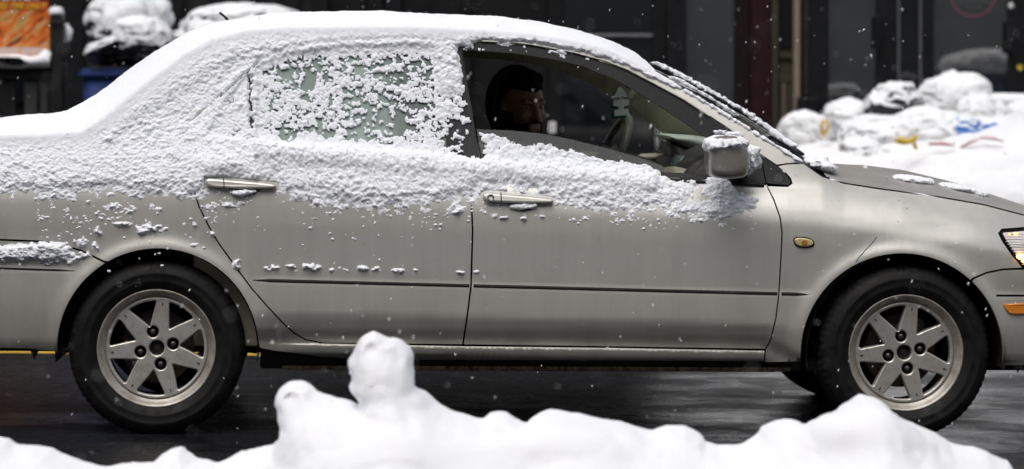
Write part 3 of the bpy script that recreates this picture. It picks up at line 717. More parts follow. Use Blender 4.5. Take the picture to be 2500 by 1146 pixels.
items = [pe(2420, 520, 7.5, 1.0, 0.75, 0.42), pe(2250, 560, 7.4, 0.9, 0.7, 0.42), pe(2620, 480, 7.6, 0.9, 0.7, 0.5), pe(2050, 600, 7.5, 0.9, 0.7, 0.44), pe(1800, 640, 7.6, 1.0, 0.6, 0.42),
         pe(2330, 440, 7.35, 0.28, 0.3, 0.17), pe(2450, 430, 7.3, 0.3, 0.3, 0.18), pe(2120, 490, 7.3, 0.4, 0.3, 0.2), pe(1990, 470, 7.5, 0.35, 0.3, 0.24), pe(2210, 470, 7.4, 0.3, 0.3, 0.16), pe(2540, 420, 7.4, 0.3, 0.4, 0.25), pe(2090, 420, 7.8, 0.4, 0.3, 0.16), pe(2250, 400, 7.9, 0.45, 0.35, 0.16), pe(2400, 385, 7.9, 0.42, 0.35, 0.17), pe(2530, 350, 8.0, 0.35, 0.35, 0.2), pe(1985, 420, 7.8, 0.3, 0.3, 0.14)]
snow_heap('snow_heap', 'ploughed snow heap on the far kerb under the rubbish bags', (0.9, 6.3, -0.1), (4.7, 8.75, 1.15), 0.028, items, seed=3, fill=True)

# ================================================================== rubbish bags, bins, poster board across the street
def bag_mesh(rx, ry, rz, seed, lump=0.16, snow=0.12, nth=84, nph=56, knot=None):
    th = np.linspace(0, 2 * math.pi, nth, endpoint=False); ph = np.linspace(0, math.pi, nph)
    T, P = np.meshgrid(th, ph, indexing='ij')
    d = np.stack([np.sin(P) * np.cos(T), np.sin(P) * np.sin(T), np.cos(P)], -1)
    n = fbm(d[..., 0] * 1.7 + seed, d[..., 1] * 1.7, d[..., 2] * 1.7, 4, seed); w = np.abs(fbm(d[..., 0] * 4 + seed, d[..., 1] * 4, d[..., 2] * 2.2, 3, seed + 3))
    r = 1 + lump * n * 1.6 - 0.26 * np.exp(-(w / 0.08) ** 2) * 0.5 * (1 - 0.7 * sstep(0.2, 0.7, d[..., 2]))
    p = np.sign(d) * np.abs(d) ** 0.86 * r[..., None] * np.array([rx, ry, rz])
    up = sstep(0.05, 0.75, d[..., 2]); p[..., 2] += snow * rz * up * (0.75 + 0.4 * fbm(d[..., 0] * 5, d[..., 1] * 5, seed, 3, seed + 8))
    p[..., 2] = np.maximum(p[..., 2], -rz * 0.8)
    i = np.arange(nth)[:, None]; j = np.arange(nph - 1)[None, :]; i2 = (i + 1) % nth
    F = np.stack([i * nph + j, i * nph + j + 1, i2 * nph + j + 1, i2 * nph + j], -1).reshape(-1, 4)
    return fast_mesh('bag', p.reshape(-1, 3), F)
def bag(px, py, hx, hy, Y, m, label, seed, ry=None, group=None, snow=0.12, lump=0.16, name='rubbish_bag', rot=0):
    k = S * (D + Y) / D; c = wp(px, py, Y)
    o = link(name, bag_mesh(hx * k, ry or hx * k * 0.8, hy * k, seed, lump, snow), m, None, True)
    o.location = c; o.rotation_euler = (0, math.radians(rot), 0)
    return tag(o, label, 'rubbish bag', group)
GB = 'rubbish bags in the snow heap'
B1 = bag(2182, 266, 76, 65, 8.0, M_BAGB, 'black rubbish bag dusted with snow on top of the pile', 3, group=GB, lump=0.2)
B2 = bag(2328, 262, 90, 72, 8.4, M_BAGW, 'tallest snow covered bag, peak of the rubbish pile', 8, group=GB, snow=0.2)
B3 = bag(2075, 306, 69, 55, 8.1, M_BAGW, 'white bag with a yellow drawstring loop, beside the black bag', 12, group=GB)
B4 = bag(1962, 338, 67, 60, 7.8, M_BAGW, 'round snow covered bag right behind the windscreen wiper', 15, group=GB, snow=0.2, lump=0.1)
B5 = bag(2140, 339, 99, 55, 7.7, M_BAGW, 'wide creased white bag in the front of the pile, under the black bag', 21, group=GB)
B6 = bag(2262, 332, 97, 62, 7.65, M_BAGW, 'white bag with a knotted yellow drawstring in the middle of the pile', 26, group=GB)
B7 = bag(2348, 330, 53, 41, 7.6, M_BAGBL, 'blue and white printed sack sticking out of the snow', 31, group=GB, snow=0.25)
B8 = bag(2428, 339, 69, 41, 7.65, M_BAGBL, 'blue sack half buried in snow at the end of the pile', 37, group=GB, snow=0.35)
B9 = bag(2512, 299, 67, 48, 7.9, M_BAGW, 'snow covered bag cut off by the picture edge', 41, group=GB, snow=0.2)
B10 = bag(2098, 379, 60, 38, 7.5, M_BAGC, 'grey see-through bag low in the snow near the bonnet', 45, group=GB)
B11 = bag(2185, 390, 62, 36, 7.5, M_BAGC, 'dirty grey bag low in the snow under the yellow knot', 49, group=GB)
B12 = bag(2395, 294, 67, 53, 8.2, M_BAGW, 'snowy white bag behind the blue sacks', 53, group=GB, snow=0.2)
def tie(parent, pts, rad=0.011):
    V, F = tube([wp(*p) for p in pts], rad, 7)
    o = link('drawstring', fast_mesh('drawstring', V, F), M_TIE, None, True); o.parent = parent
    o.matrix_parent_inverse = (Matrix.Translation(parent.location) @ parent.rotation_euler.to_matrix().to_4x4()).inverted(); return o
tie(B3, [(2012, 332, 7.55), (2006, 322, 7.5), (2005, 308, 7.5), (2010, 297, 7.5), (2019, 297, 7.5), (2022, 306, 7.5), (2018, 318, 7.5), (2010, 330, 7.55)])
tie(B6, [(2188, 345, 7.0), (2200, 340, 6.95), (2215, 346, 6.95), (2232, 340, 6.95), (2236, 334, 7.0)], 0.014)
tie(B6, [(2190, 346, 7.0), (2205, 350, 6.95), (2226, 346, 6.95), (2232, 352, 6.95), (2236, 362, 7.0)], 0.012)
# printed wrapper in the snow
wr = empty('printed_wrapper', 'red and white printed wrapper strips poking from the snow beside the blue sack', 'litter', wp(2360, 352, 7.1))
for nm, a, b, m in (('strip', (2268, 352), (2330, 356), mat('pinkish_print', (0.55, 0.30, 0.30), 0.5)), ('strip', (2345, 362), (2395, 338), mat('pale_pink', (0.7, 0.5, 0.5), 0.5)), ('strip', (2395, 336), (2450, 346), mat('pale_pink2', (0.7, 0.52, 0.52), 0.5))):
    A = wp(a[0], a[1], 7.1); B = wp(b[0], b[1], 7.05); V, F = tube([A, (A + B) / 2 + np.array([0, -0.02, 0.008]), B], [0.009, 0.013, 0.005], 6); V[:, 2] = (V[:, 2] - A[2]) + A[2]
    wch(link(nm, fast_mesh(nm, V, F), m, None, True), wr)
tub = empty('pale_tub', 'pale grey tub with a snowy rim at the back of the bag pile', 'tub', wp(2440, 330, 8.5))
V, F = lathe([(0.0, -0.25), (0.26, -0.25), (0.30, 0.1), (0.315, 0.14), (0.30, 0.16), (0.0, 0.17)], 48, 'z'); c = wp(2440, 310, 8.5)
wch(link('shell', fast_mesh('shell', V * np.array([1, 0.8, 1]) + c, F), mat('pale_grey_plastic', (0.55, 0.55, 0.53), 0.5), None, True), tub)
V, F = lathe([(0.0, 0.21), (0.2, 0.205), (0.30, 0.185), (0.318, 0.16), (0.30, 0.145)], 48, 'z')
wch(link('snow_cap', fast_mesh('snow_cap', V * np.array([1, 0.8, 1]) + c, F), M_SNOWFAR, None, True), tub)

def bin_thing(px, pyrim, Y, label, hw=0.27, hgt=0.95):
    c = wp(px, pyrim, Y); zb = float(gz(c[0])) + 0.13
    r = empty('wheeled_bin', label, 'bin', (c[0], Y, zb), 'blue bins on the far pavement'); hgt = c[2] - zb
    V = []; F = []
    def tub(s0, s1, z0, z1):
        b = bmesh.new(); bmesh.ops.create_cube(b, size=1)
        for v in b.verts:
            s = s1 if v.co.z > 0 else s0
            v.co = Vector((v.co.x * 2 * s, v.co.y * 2 * s * 1.05, z0 if v.co.z < 0 else z1))
        bmesh.ops.bevel(b, geom=list(b.edges), offset=0.03, segments=3, affect='EDGES'); return b
    bm_obj('bin_body', tub(hw * 0.8, hw * 0.97, 0.06, hgt - 0.05), M_BLUE, r, True)
    bm_obj('bin_rim', tub(hw * 1.06, hw * 1.08, hgt - 0.075, hgt), M_BLUE, r, True)
    for s in (-1, 1):
        V, F = lathe([(0.02, -0.025), (0.09, -0.025), (0.1, -0.01), (0.1, 0.01), (0.09, 0.025), (0.02, 0.025)], 32, 'y'); V = V[:, [1, 0, 2]] + np.array([s * hw * 0.78, hw * 0.7, 0.1])
        link('wheel', fast_mesh('wheel', V, F), M_RUBBER, r, True)
    return r
bin1 = bin_thing(322, 168, 7.9, 'blue bin lined with a black bag, left behind the car boot')
LB = 'snowy bags heaped on the blue bin'
bag(302, 132, 98, 38, 7.88, M_BAGB, 'black bin liner puffed over the rim of the blue bin', 61, group=LB, snow=0.05, lump=0.1)
bag(318, 46, 104, 72, 8.05, M_BAGB2, 'big snow covered bag sitting highest on the blue bin', 66, group=LB, snow=0.12)
bag(345, 92, 74, 44, 7.6, M_BAGB2, 'snow covered bag bulging in front on the blue bin', 71, group=LB, snow=0.2)
bag(258, 112, 58, 13, 7.6, M_BAGB2, 'narrow snowy fold of bag hanging over the bin edge', 73, group=LB, snow=0.3, rot=-24)
GL = 'snow covered bags beside the blue bin'
bag(595, 62, 150, 46, 8.2, M_BAGB2, 'long flat snow covered bag heap behind the car roof', 77, group=GL, snow=0.2, lump=0.08, ry=0.4)
bag(512, 88, 60, 36, 7.9, M_BAGB2, 'small snowy bag wedged between the bin and the long heap', 81, group=GL, snow=0.2)
bag(470, 110, 60, 40, 8.1, M_BAGB, 'dark bag in the gap right beside the blue bin', 85, group=GL, snow=0.08)
bag(600, 170, 190, 90, 8.3, M_BAGB2, 'large bag heap hidden low behind the car roof', 88, group=GL, ry=0.45)
# bin out of the picture on the right whose image shows in the shop door
bin2 = bin_thing(2700, 160, 7.4, 'blue bin with a tall snow cap just beyond the picture edge', 0.29)
snow_heap('snow_cap', 'thick snow cap on the bin just beyond the picture edge', (2.98, 6.95, 1.15), (4.0, 7.9, 1.75), 0.02, [pe(2700, 150, 7.4, 0.37, 0.35, 0.09), pe(2695, 126, 7.4, 0.30, 0.30, 0.07)], 0.05, 0.012, 6, seed=21)

# ---- poster board on a timber rail
YP = 7.6
pb = empty('poster_board', 'food poster with orange crab legs and a red banner on a black board', 'poster', wp(20, 140, YP))
fb('board', -330, 122, -160, 143, YP + 0.012, 0.03, M_DKFRAME, pb, 0.003)
def poster_mat():
    m = mat('food_print', (0.5, 0.2, 0.05), 0.35); N, L, b = nodes(m)
    tc = N.new('ShaderNodeTexCoord'); mp = N.new('ShaderNodeMapping'); mp.inputs['Rotation'].default_value = (0, math.radians(42), 0); L.new(tc.outputs['Object'], mp.inputs['Vector']); mp2 = N.new('ShaderNodeMapping'); mp2.inputs['Scale'].default_value = (1.1, 1, 4.5); L.new(mp.outputs[0], mp2.inputs['Vector']); mp = mp2
    wv = N.new('ShaderNodeTexNoise'); wv.inputs['Scale'].default_value = 5.5; wv.inputs['Detail'].default_value = 3; wv.inputs['Distortion'].default_value = 0.9; L.new(mp.outputs[0], wv.inputs['Vector'])
    r = ramp(m, wv.outputs['Fac'], [(0.26, (0.05, 0.03, 0.015)), (0.37, (0.22, 0.03, 0.01)), (0.44, (0.62, 0.13, 0.02)), (0.54, (0.75, 0.24, 0.05)), (0.62, (0.55, 0.38, 0.14)), (0.72, (0.30, 0.22, 0.08))])
    L.new(r.outputs[0], b.inputs['Base Color']); return m
fb('food_picture', -330, 121, 24, 140, YP + 0.006, 0.004, poster_mat(), pb, 0)
_pr = [mat('print_orange', (0.62, 0.16, 0.02), 0.4), mat('print_tan', (0.50, 0.33, 0.12), 0.4), mat('print_red_orange', (0.50, 0.08, 0.01), 0.4), mat('print_pale', (0.62, 0.42, 0.20), 0.4)]
for i_, (x_, y_, l_, w_, an_) in enumerate(((22, 66, 44, 7, 48), (52, 60, 50, 8, 58), (78, 70, 48, 7, 50), (100, 60, 34, 6, 35), (100, 88, 38, 7, 28), (40, 92, 40, 6, 40), (70, 96, 40, 7, 35), (14, 96, 26, 6, 60), (96, 40, 40, 6, 14), (58, 40, 40, 6, 30), (20, 44, 30, 5, 38), (110, 108, 26, 6, 20), (84, 112, 30, 5, 12), (-30, 70, 44, 8, 45), (-70, 80, 44, 8, 50))):
    tt = np.linspace(0, 2 * math.pi, 20, endpoint=False); an_ = math.radians(an_); e1 = l_ / 2 * np.cos(tt); e2 = w_ / 2 * np.sin(tt) + 2.5 * np.cos(tt) ** 2
    L2 = np.stack([x_ + e1 * math.cos(an_) - e2 * math.sin(an_), y_ - (e1 * math.sin(an_) + e2 * math.cos(an_))], -1); L2[:, 0] = np.minimum(L2[:, 0], 119); L2[:, 1] = np.clip(L2[:, 1], 26, 138)
    me = curve2d([[tuple(wp(q[0], q[1], YP)[[0, 2]]) for q in L2]], 0.0004 + 0.00012 * (i_ % 5)); xform_mesh(me, lambda q: np.stack([q[:, 0], -q[:, 2] + YP + 0.0055, q[:, 1]], -1)); wch(link('printed_crab_leg', me, _pr[i_ % 4], None, False), pb)
fb('poster_head', -330, 121, -160, 2, YP + 0.006, 0.004, mat('poster_black', (0.012, 0.012, 0.012), 0.4), pb, 0)
fb('banner', -330, 118, 3, 23, YP + 0.004, 0.004, mat('banner_red', (0.50, 0.02, 0.015), 0.4), pb, 0)
M_LBL = mat('price_label', (0.55, 0.42, 0.38), 0.5)
fb('price_label', -60, 46, 116, 136, YP + 0.003, 0.003, M_LBL, pb, 0); fb('price_label', 51, 108, 116, 134, YP + 0.003, 0.003, M_LBL, pb, 0)
def text_mesh(txt, size, x, z, Y, m, parent, name, shear=0.0, bold=0.0, ext=0.001, anchor='LEFT', sx=1.0):
    cu = bpy.data.curves.new('t', 'FONT'); cu.body = txt; cu.size = size; cu.shear = shear; cu.offset = bold; cu.extrude = ext; cu.align_x = anchor
    o = bpy.data.objects.new('t', cu); COL.objects.link(o); bpy.context.view_layer.update()
    me = bpy.data.meshes.new_from_object(o.evaluated_get(bpy.context.evaluated_depsgraph_get())); bpy.data.objects.remove(o); bpy.data.curves.remove(cu)
    xform_mesh(me, lambda a: np.stack([a[:, 0] * sx + x, -a[:, 2] + Y, a[:, 1] + z], -1))
    ob = link(name, me, m, None, False)
    if parent is not None: wch(ob, parent)
    return ob
kP = S * (D + YP) / D
a = wp(112, 21, YP); text_mesh('LIMITED TIME ONLY!', 20 * kP, a[0], a[2], YP + 0.002, mat('poster_yellow', (0.75, 0.50, 0.03), 0.4), pb, 'lettering', 0.25, 0.0012, anchor='RIGHT', sx=0.83)
a = wp(100, 1, YP); text_mesh('ALL YOU CAN EAT', 26 * kP, a[0], a[2], YP + 0.002, mat('poster_white', (0.75, 0.75, 0.75), 0.4), pb, 'lettering', 0.0, 0.0012, anchor='RIGHT', sx=0.9)
# timber stand: rail, slats, posts
tf = empty('timber_fence', 'black timber fence carrying the poster board, with a capped post', 'fence', (wp(60, 0, YP)[0], YP, float(gz(-3)) + 0.13))
fb('rail', -330, 124, 156, 193, YP - 0.02, 0.05, M_DKWOOD, tf, 0.006); fb('rail', -330, 124, 300, 330, YP - 0.02, 0.05, M_DKWOOD, tf, 0.006)
M_SLAT = noisy(mat('weathered_slat', (0.035, 0.035, 0.034), 0.7), (0.025, 0.025, 0.025), (0.05, 0.05, 0.048), 8, 5, stretch=(1, 1, 0.3))
for x in (-300, -262, -224, -186, -148, -110, -72, -34, 8, 60, 98): fb('slat', x, x + (30 if x != 98 else 18), 192, 640, YP + 0.012, 0.02, M_SLAT if x in (60, 98) else M_DKWOOD, tf, 0.003)
fb('post', 124, 152, 34, 660, YP - 0.05, 0.11, M_DKWOOD, tf, 0.008); fb('post_collar', 121, 155, 52, 60, YP - 0.06, 0.13, M_DKWOOD, tf, 0.01); fb('post_collar', 122, 154, 64, 70, YP - 0.056, 0.122, M_DKWOOD, tf, 0.01)
c = wp(137, 30, YP); V, F = lathe([(0.0, 0.033), (0.025, 0.031), (0.04, 0.02), (0.045, 0.0), (0.042, -0.02), (0.03, -0.022)], 24, 'z')
o = link('snow_cap', fast_mesh('snow_cap', V + c + np.array([0, 0.005, 0]), F), M_SNOWFAR, None, True); wch(o, tf)
V, F = tube([wp(158, 60, YP + 0.1), wp(163, 75, YP + 0.1), wp(161, 95, YP + 0.1), wp(153, 105, YP + 0.1), wp(153, 290, YP + 0.1)], [0.02, 0.036, 0.03, 0.008, 0.006], 10)
o = link('snow_crust', fast_mesh('snow_crust', V, F), M_SNOWFAR, None, True); wch(o, tf)
items = [pe(x, 150 - 4 * math.sin(x), YP - 0.02, 0.12, 0.05, 0.022) for x in range(-300, 110, 40)] + [pe(112, 138, YP - 0.02, 0.03, 0.05, 0.04)]
snow_heap('snow_ledge', 'ledge of snow along the rail under the food poster', (-3.6, YP - 0.1, 1.25), (-2.72, YP + 0.05, 1.48), 0.012, items, 0.04, 0.006, 12, fine=0.002, seed=15)

# ================================================================== the car
CAR = empty('sedan_car', 'champagne metallic four door sedan half covered in fresh snow', 'car')
CAR.location = CAR_O; CAR.rotation_euler = (0, PITCH, YAW)

def arc(c, a0, a1, n=26):
    t = np.radians(np.linspace(a0, a1, n)); return [(c[0] + c[2] * math.cos(x), c[1] - c[2] * math.sin(x)) for x in t]
def e_pts(a, b): return [(x, float(ip(x, E_LINE))) for x in [a] + [p[0] for p in E_LINE if a < p[0] < b] + [b]]
FRAME_TOP_R = [(474, 342), (488, 318), (530, 246), (590, 176), (636, 142), (700, 117), (820, 100), (1000, 93), (1122, 104)]
FRAME_TOP_F = [(1122, 104), (1190, 103), (1260, 108), (1300, 113), (1400, 132), (1500, 160), (1534, 174), (1603, 210), (1670, 246), (1733, 287), (1780, 318), (1852, 377), (1899, 406), (1916, 422), (1928, 438), (1931, 447), (1924, 453)]
GAP_R = [(474, 342), (466, 380), (466, 430), (474, 465), (485, 503), (505, 545), (532, 592), (575, 652), (615, 706), (652, 748), (690, 789), (718, 814), (745, 830), (790, 838)]
GAP_B = [(1178, 399), (1150, 440), (1150, 480), (1154, 560), (1150, 700), (1141, 770), (1130, 843)]
GAP_F = [(1872, 451), (1890, 489), (1905, 532), (1910, 570), (1906, 648), (1902, 718), (1895, 776), (1882, 830), (1869, 854)]
arcR_left = [p for p in arc(AW_R, 182, 120)]          # from the front of the rear bumper up to the bumper joint
arcR_right = [p for p in arc(AW_R, 120, 1)]
ang = math.degrees(math.atan2(853 - 640, 255 - 385))
# quarter panel with C pillar, roof rail and sill in one pressing
quarter = [(-300, 362)] + e_pts(-300, 1480)[1:] + [(1480, 152), (1400, 129), (1300, 109), (1260, 104), (1190, 99), (1122, 100), (1000, 89), (820, 96), (700, 113), (636, 138), (590, 172), (530, 242), (488, 314), (474, 342)] + GAP_R[1:] + [(1130, 845), (1500, 849), (1868, 856), (1866, 884), (1500, 882), (1000, 880), (860, 877), (780, 872), (716, 863), (668, 858), (633, 851)] + arc(AW_R, 3, 119.5)[1:] + [(255, 639), (200, 612), (150, 597), (100, 589), (0, 585), (-300, 575)]
panel('rear_quarter_panel', quarter, M_PAINT, CAR, gap=1.6)
rear_bumper = [(-300, 577), (0, 587), (100, 591), (150, 599), (200, 614), (254, 641)] + arc(AW_R, 121, 183) + [(137, 858), (60, 852), (-300, 848)]
panel('rear_bumper', rear_bumper, M_PAINT, CAR, gap=1.4)
hr_bowl = chaikin([(552, 463), (562, 456), (630, 456), (640, 462), (618, 478), (600, 484), (580, 482)], 2)
hf_bowl = chaikin([(1232, 494), (1242, 487), (1312, 488), (1322, 496), (1304, 512), (1280, 518), (1256, 515)], 2)
BELT_R = [(474, 342), (560, 348), (800, 368), (1000, 385), (1178, 399)]
rear_door = BELT_R + GAP_B[1:] + [(790, 839)] + GAP_R[::-1][1:-1]
panel('rear_door', rear_door, M_PAINT, CAR, holes=[hr_bowl])
BELT_F = [(1178, 399), (1400, 418), (1620, 436), (1760, 446), (1872, 451)]
front_door = BELT_F + GAP_F[1:] + [(1500, 848), (1130, 843)] + GAP_B[::-1][1:-1]
panel('front_door', front_door, M_PAINT, CAR, holes=[hf_bowl])
headlight = [(2440, 570), (2447, 562), (2500, 558), (2600, 566), (2720, 610), (2730, 640), (2620, 662), (2500, 657), (2476, 625), (2450, 588)]
fender = [(1897, 406), (1920, 401), (1961, 399), (2007, 431)] + e_pts(2007, 2700)[1:] + [(2700, 608), (2600, 564), (2500, 556), (2446, 560), (2438, 570), (2448, 590), (2474, 627), (2498, 655), (2450, 657), (2410, 665), (2374, 680)] + arc(AW_F, 47, 178)[0:] + [(1955, 884), (1866, 886), (1869, 854)] + GAP_F[::-1][1:] + [(1873, 454), (1924, 456), (1934, 448), (1930, 436), (1916, 420)]
panel('front_fender', fender, M_PAINT, CAR, gap=1.4)
front_bumper = [(2376, 682), (2410, 667), (2450, 659), (2498, 658), (2620, 664), (2730, 645), (2850, 700), (2850, 893), (2448, 893)] + arc(AW_F, -5, 46)
panel('front_bumper', front_bumper, M_PAINT, CAR, gap=1.4)
A_pillar = [(1480, 128), (1560, 162), (1640, 206), (1730, 256), (1800, 300), (1880, 350), (1960, 397), (1920, 399), (1897, 403), (1852, 373), (1780, 314), (1733, 283), (1670, 242), (1603, 206), (1534, 170), (1480, 151)]
panel('windscreen_pillar', A_pillar, M_PAINT, CAR, gap=0.4, step=9, feats=False)
# inner dark shell seen through the shut lines
inner = [(-280, 400)] + [(474, 360), (1178, 405), (1872, 458), (2060, 470), (2500, 545), (2700, 640), (2700, 880), (2449, 880)] + arc(AW_F, 0, 180)[::1] + [(1950, 880), (640, 848)] + arc(AW_R, 2, 180) + [(130, 846), (-280, 840)]
panel('inner_shell', inner, M_GAP, CAR, gap=0, off=0.026, skirt=0.01, feats=False, step=30)
# window frames
glass_r = [(624, 170), (642, 156), (702, 131), (820, 115), (1000, 108), (1062, 112), (1082, 250), (1092, 384), (900, 370), (700, 353), (624, 346)]
glass_q = [(600, 190), (600, 342), (504, 334), (546, 254)]
open_f = [(1128, 121), (1260, 131), (1356, 146), (1420, 161), (1500, 193), (1569, 233), (1607, 257), (1670, 299), (1733, 341), (1762, 366), (1768, 384), (1766, 428), (1620, 421), (1400, 404), (1174, 384)]
frame_r = FRAME_TOP_R + [(1150, 250), (1172, 396)] + [(1000, 382), (800, 365), (560, 345)]
panel('window_frame', frame_r, M_BLACK, CAR, holes=[glass_r, glass_q], gap=0.5, off=0.006, feats=False, step=18, skirt=0.035)
frame_f = FRAME_TOP_F + [(1872, 448), (1760, 443), (1620, 433), (1400, 415), (1178, 397), (1151, 250)]
panel('window_frame', frame_f, M_BLACK, CAR, holes=[open_f], gap=0.5, off=0.002, feats=False, step=16, skirt=0.04)
side_strip('window_frame_joint', [(1860, 392), (1866, 424), (1872, 451)], 3.0, M_GAP, CAR, off=-0.001)
side_strip('gutter_strip', [(1176, 100.5), (1260, 104), (1300, 109), (1400, 127.5), (1480, 149), (1534, 170), (1603, 206.5), (1670, 242.5), (1733, 283.5)], 4.0, M_PAINT, CAR, off=-0.006, thick=0.012)
side_strip('belt_moulding', [(1178, 402), (1400, 421), (1620, 438), (1760, 447), (1866, 452)], 8.0, M_BLACK, CAR, off=-0.006, thick=0.02)
# glazing
def pane(name, poly, m, off=0.010, far=True, step=22):
    return panel(name, poly, m, CAR, gap=-3, off=off, feats=False, step=step, skirt=0.004, far=far)
pane('rear_door_glass', glass_r, M_FOGBACKLIT); pane('quarter_glass', glass_q, M_FOGBACKLIT)
half_open = [(1166, 319), (1250, 322), (1330, 331), (1400, 345), (1480, 365), (1560, 388), (1612, 406), (1640, 426), (1400, 412), (1174, 392)]
pane('lowered_front_glass', half_open, M_WET, far=False, step=14)
# shadow of the moulding crease, painted in as thin dark strips
M_CREASESHADE = mat('crease_shade_tone', (0.022, 0.022, 0.019), 0.7, spec=0.2)
def rml(a, b): return [(x, float(ip(x, RM))) for x in np.linspace(a, b, 14)]
for a, b in ((-250, 182), (618, 1146), (1156, 1898), (1908, 1974)):
    L_ = rml(a, b); n = len(densify(np.array(L_), 10, closed=False)); w = np.full(n, 7.5)
    if a in (618,): w[:6] = np.linspace(0.8, 7.5, 6)
    if b in (182, 1974): w[-6:] = np.linspace(7.5, 0.8, 6)
    w = w * (0.6 if b == 182 else 1); side_strip('crease_shade_strip', L_, w, M_CREASESHADE, CAR, off=-0.002, thick=0.006)
side_strip('bumper_slot', [(2432, 722), (2500, 722), (2560, 724)], 5, M_GAP, CAR, off=-0.0005, thick=0.004)
_L = densify(np.array([(690, 898.0), (1000, 899), (1500, 901), (1930, 903)]), 12, closed=False); _A = np.vstack([LP(_L[:, 0], _L[:, 1] - 5, 0.085), LP(_L[:, 0], _L[:, 1] + 4.5 + 1.2 * np.sin(_L[:, 0] * 0.7), 0.088), LP(_L[:, 0], _L[:, 1] + 4.5, 0.11)]); _n = len(_L); _i = np.arange(_n - 1)
link('sill_flange', fast_mesh('sill_flange', _A, np.vstack([np.stack([k * _n + _i, k * _n + _i + 1, (k + 1) * _n + _i + 1, (k + 1) * _n + _i], -1) for k in (0, 1)])), M_RUST, CAR, False)
_lam = side_strip('scratch', [(2141, 579), (2126, 598), (2112, 612), (2106, 620), (2096, 630), (2090, 640)], [1.2] * 0 or 1.8, M_GAP, CAR, off=-0.0006, thick=0.002)
# door handles with finger bowls
def bowl(name, lp):
    c = lp.mean(0); rings = []
    for s, dp in ((1.0, 0.0), (0.97, 0.006), (0.85, 0.016), (0.6, 0.023), (0.3, 0.025)):
        q = c + (lp - c) * s; rings.append(side_pts(q[:, 0], q[:, 1], dp))
    V = np.vstack(rings + [side_pts(np.array([c[0]]), np.array([c[1]]), 0.025)]); n = len(lp); i = np.arange(n); j = (i + 1) % n
    F = [np.vstack([np.stack([k * n + i, k * n + j, (k + 1) * n + j, (k + 1) * n + i], -1) for k in range(4)]), np.stack([4 * n + i, 4 * n + j, np.full(n, 5 * n)], -1)]
    return link(name, fast_mesh(name, V, F), M_PAINT, CAR, True)
bowl('handle_bowl', hr_bowl); bowl('handle_bowl', hf_bowl)
def handle(x0, y0, x1, y1, lock):
    """pull bar: outline in pixels, thick and rounded"""
    dx = x1 - x0; sl = (y1 - y0) / dx
    up = [(x0 + 4, y0 - 2), (x0 + 20, y0 - 1), (x0 + 60, y0 + 60 * sl * 0.5), (x1 - 8, y1 - 4), (x1, y1 + 2)]
    dn = [(x1 - 6, y1 + 9), (x0 + 110, y0 + 24), (x0 + 60, y0 + 23), (x0 + 10, y0 + 21), (x0, y0 + 12), (x0 - 1, y0 + 4)]
    P = chaikin(up + dn, 2)
    me = curve2d([[(p[0] * S, -p[1] * S) for p in P]], 0.012, 0.008, 3)
    def f(a):
        q = side_pts(a[:, 0] / S, -a[:, 1] / S, -0.014); q[:, 1] -= a[:, 2]; return q
    o = link('door_handle', xform_mesh(me, f), M_PAINT, CAR, True)
    side_strip('handle_joint', [(x0 + 43, y0 - 3), (x0 + 44, y0 + 23)], 2.2, M_GAP, CAR, off=-0.0275, thick=0.006)
    if lock:
        c = side_pts(np.array([x0 + 18.0]), np.array([y0 + 11.0]), -0.0285)[0]
        V, F = lathe([(0.0, 0.004), (0.006, 0.004), (0.009, 0.0), (0.012, -0.0008), (0.0125, 0.003)], 24, 'y'); link('lock_barrel', fast_mesh('lock_barrel', V + c, F), M_METAL, CAR, True)
    return o
handle(503, 437, 676, 452, False); handle(1180, 472, 1353, 488, True)
# lamps
M_LENS = mat('amber_repeater_lens', (0.50, 0.43, 0.20), 0.12, coat=1.0); M_AMBER = mat('amber_lens', (0.75, 0.22, 0.01), 0.15, coat=1.0)
def puffy(name, poly, m, half, off, bev=None):
    me = curve2d([[(p[0] * S, -p[1] * S) for p in poly]], half, bev or half * 0.9, 3)
    def f(a):
        q = side_pts(a[:, 0] / S, -a[:, 1] / S, off); q[:, 1] -= a[:, 2]; return q
    return link(name, xform_mesh(me, f), m, CAR, True)
puffy('indicator_surround', chaikin([(1935, 585), (1942, 578), (1965, 578), (1984, 584), (1990, 595), (1985, 604), (1962, 607), (1942, 603)], 2), M_GAP, 0.004, -0.001)
puffy('side_indicator', chaikin([(1938, 586), (1944, 581), (1965, 581), (1982, 586), (1987, 594), (1982, 601), (1962, 604), (1944, 600)], 2), M_LENS, 0.006, -0.004)
o = puffy('indicator_bulb', circle(1964, 593, 8, 16), mat('amber_bulb', (0.35, 0.16, 0.03), 0.3), 0.003, -0.009)
puffy('side_marker', [(2450, 743), (2500, 741), (2580, 742), (2580, 767), (2472, 768), (2462, 764)], M_AMBER, 0.006, -0.003, 0.004)
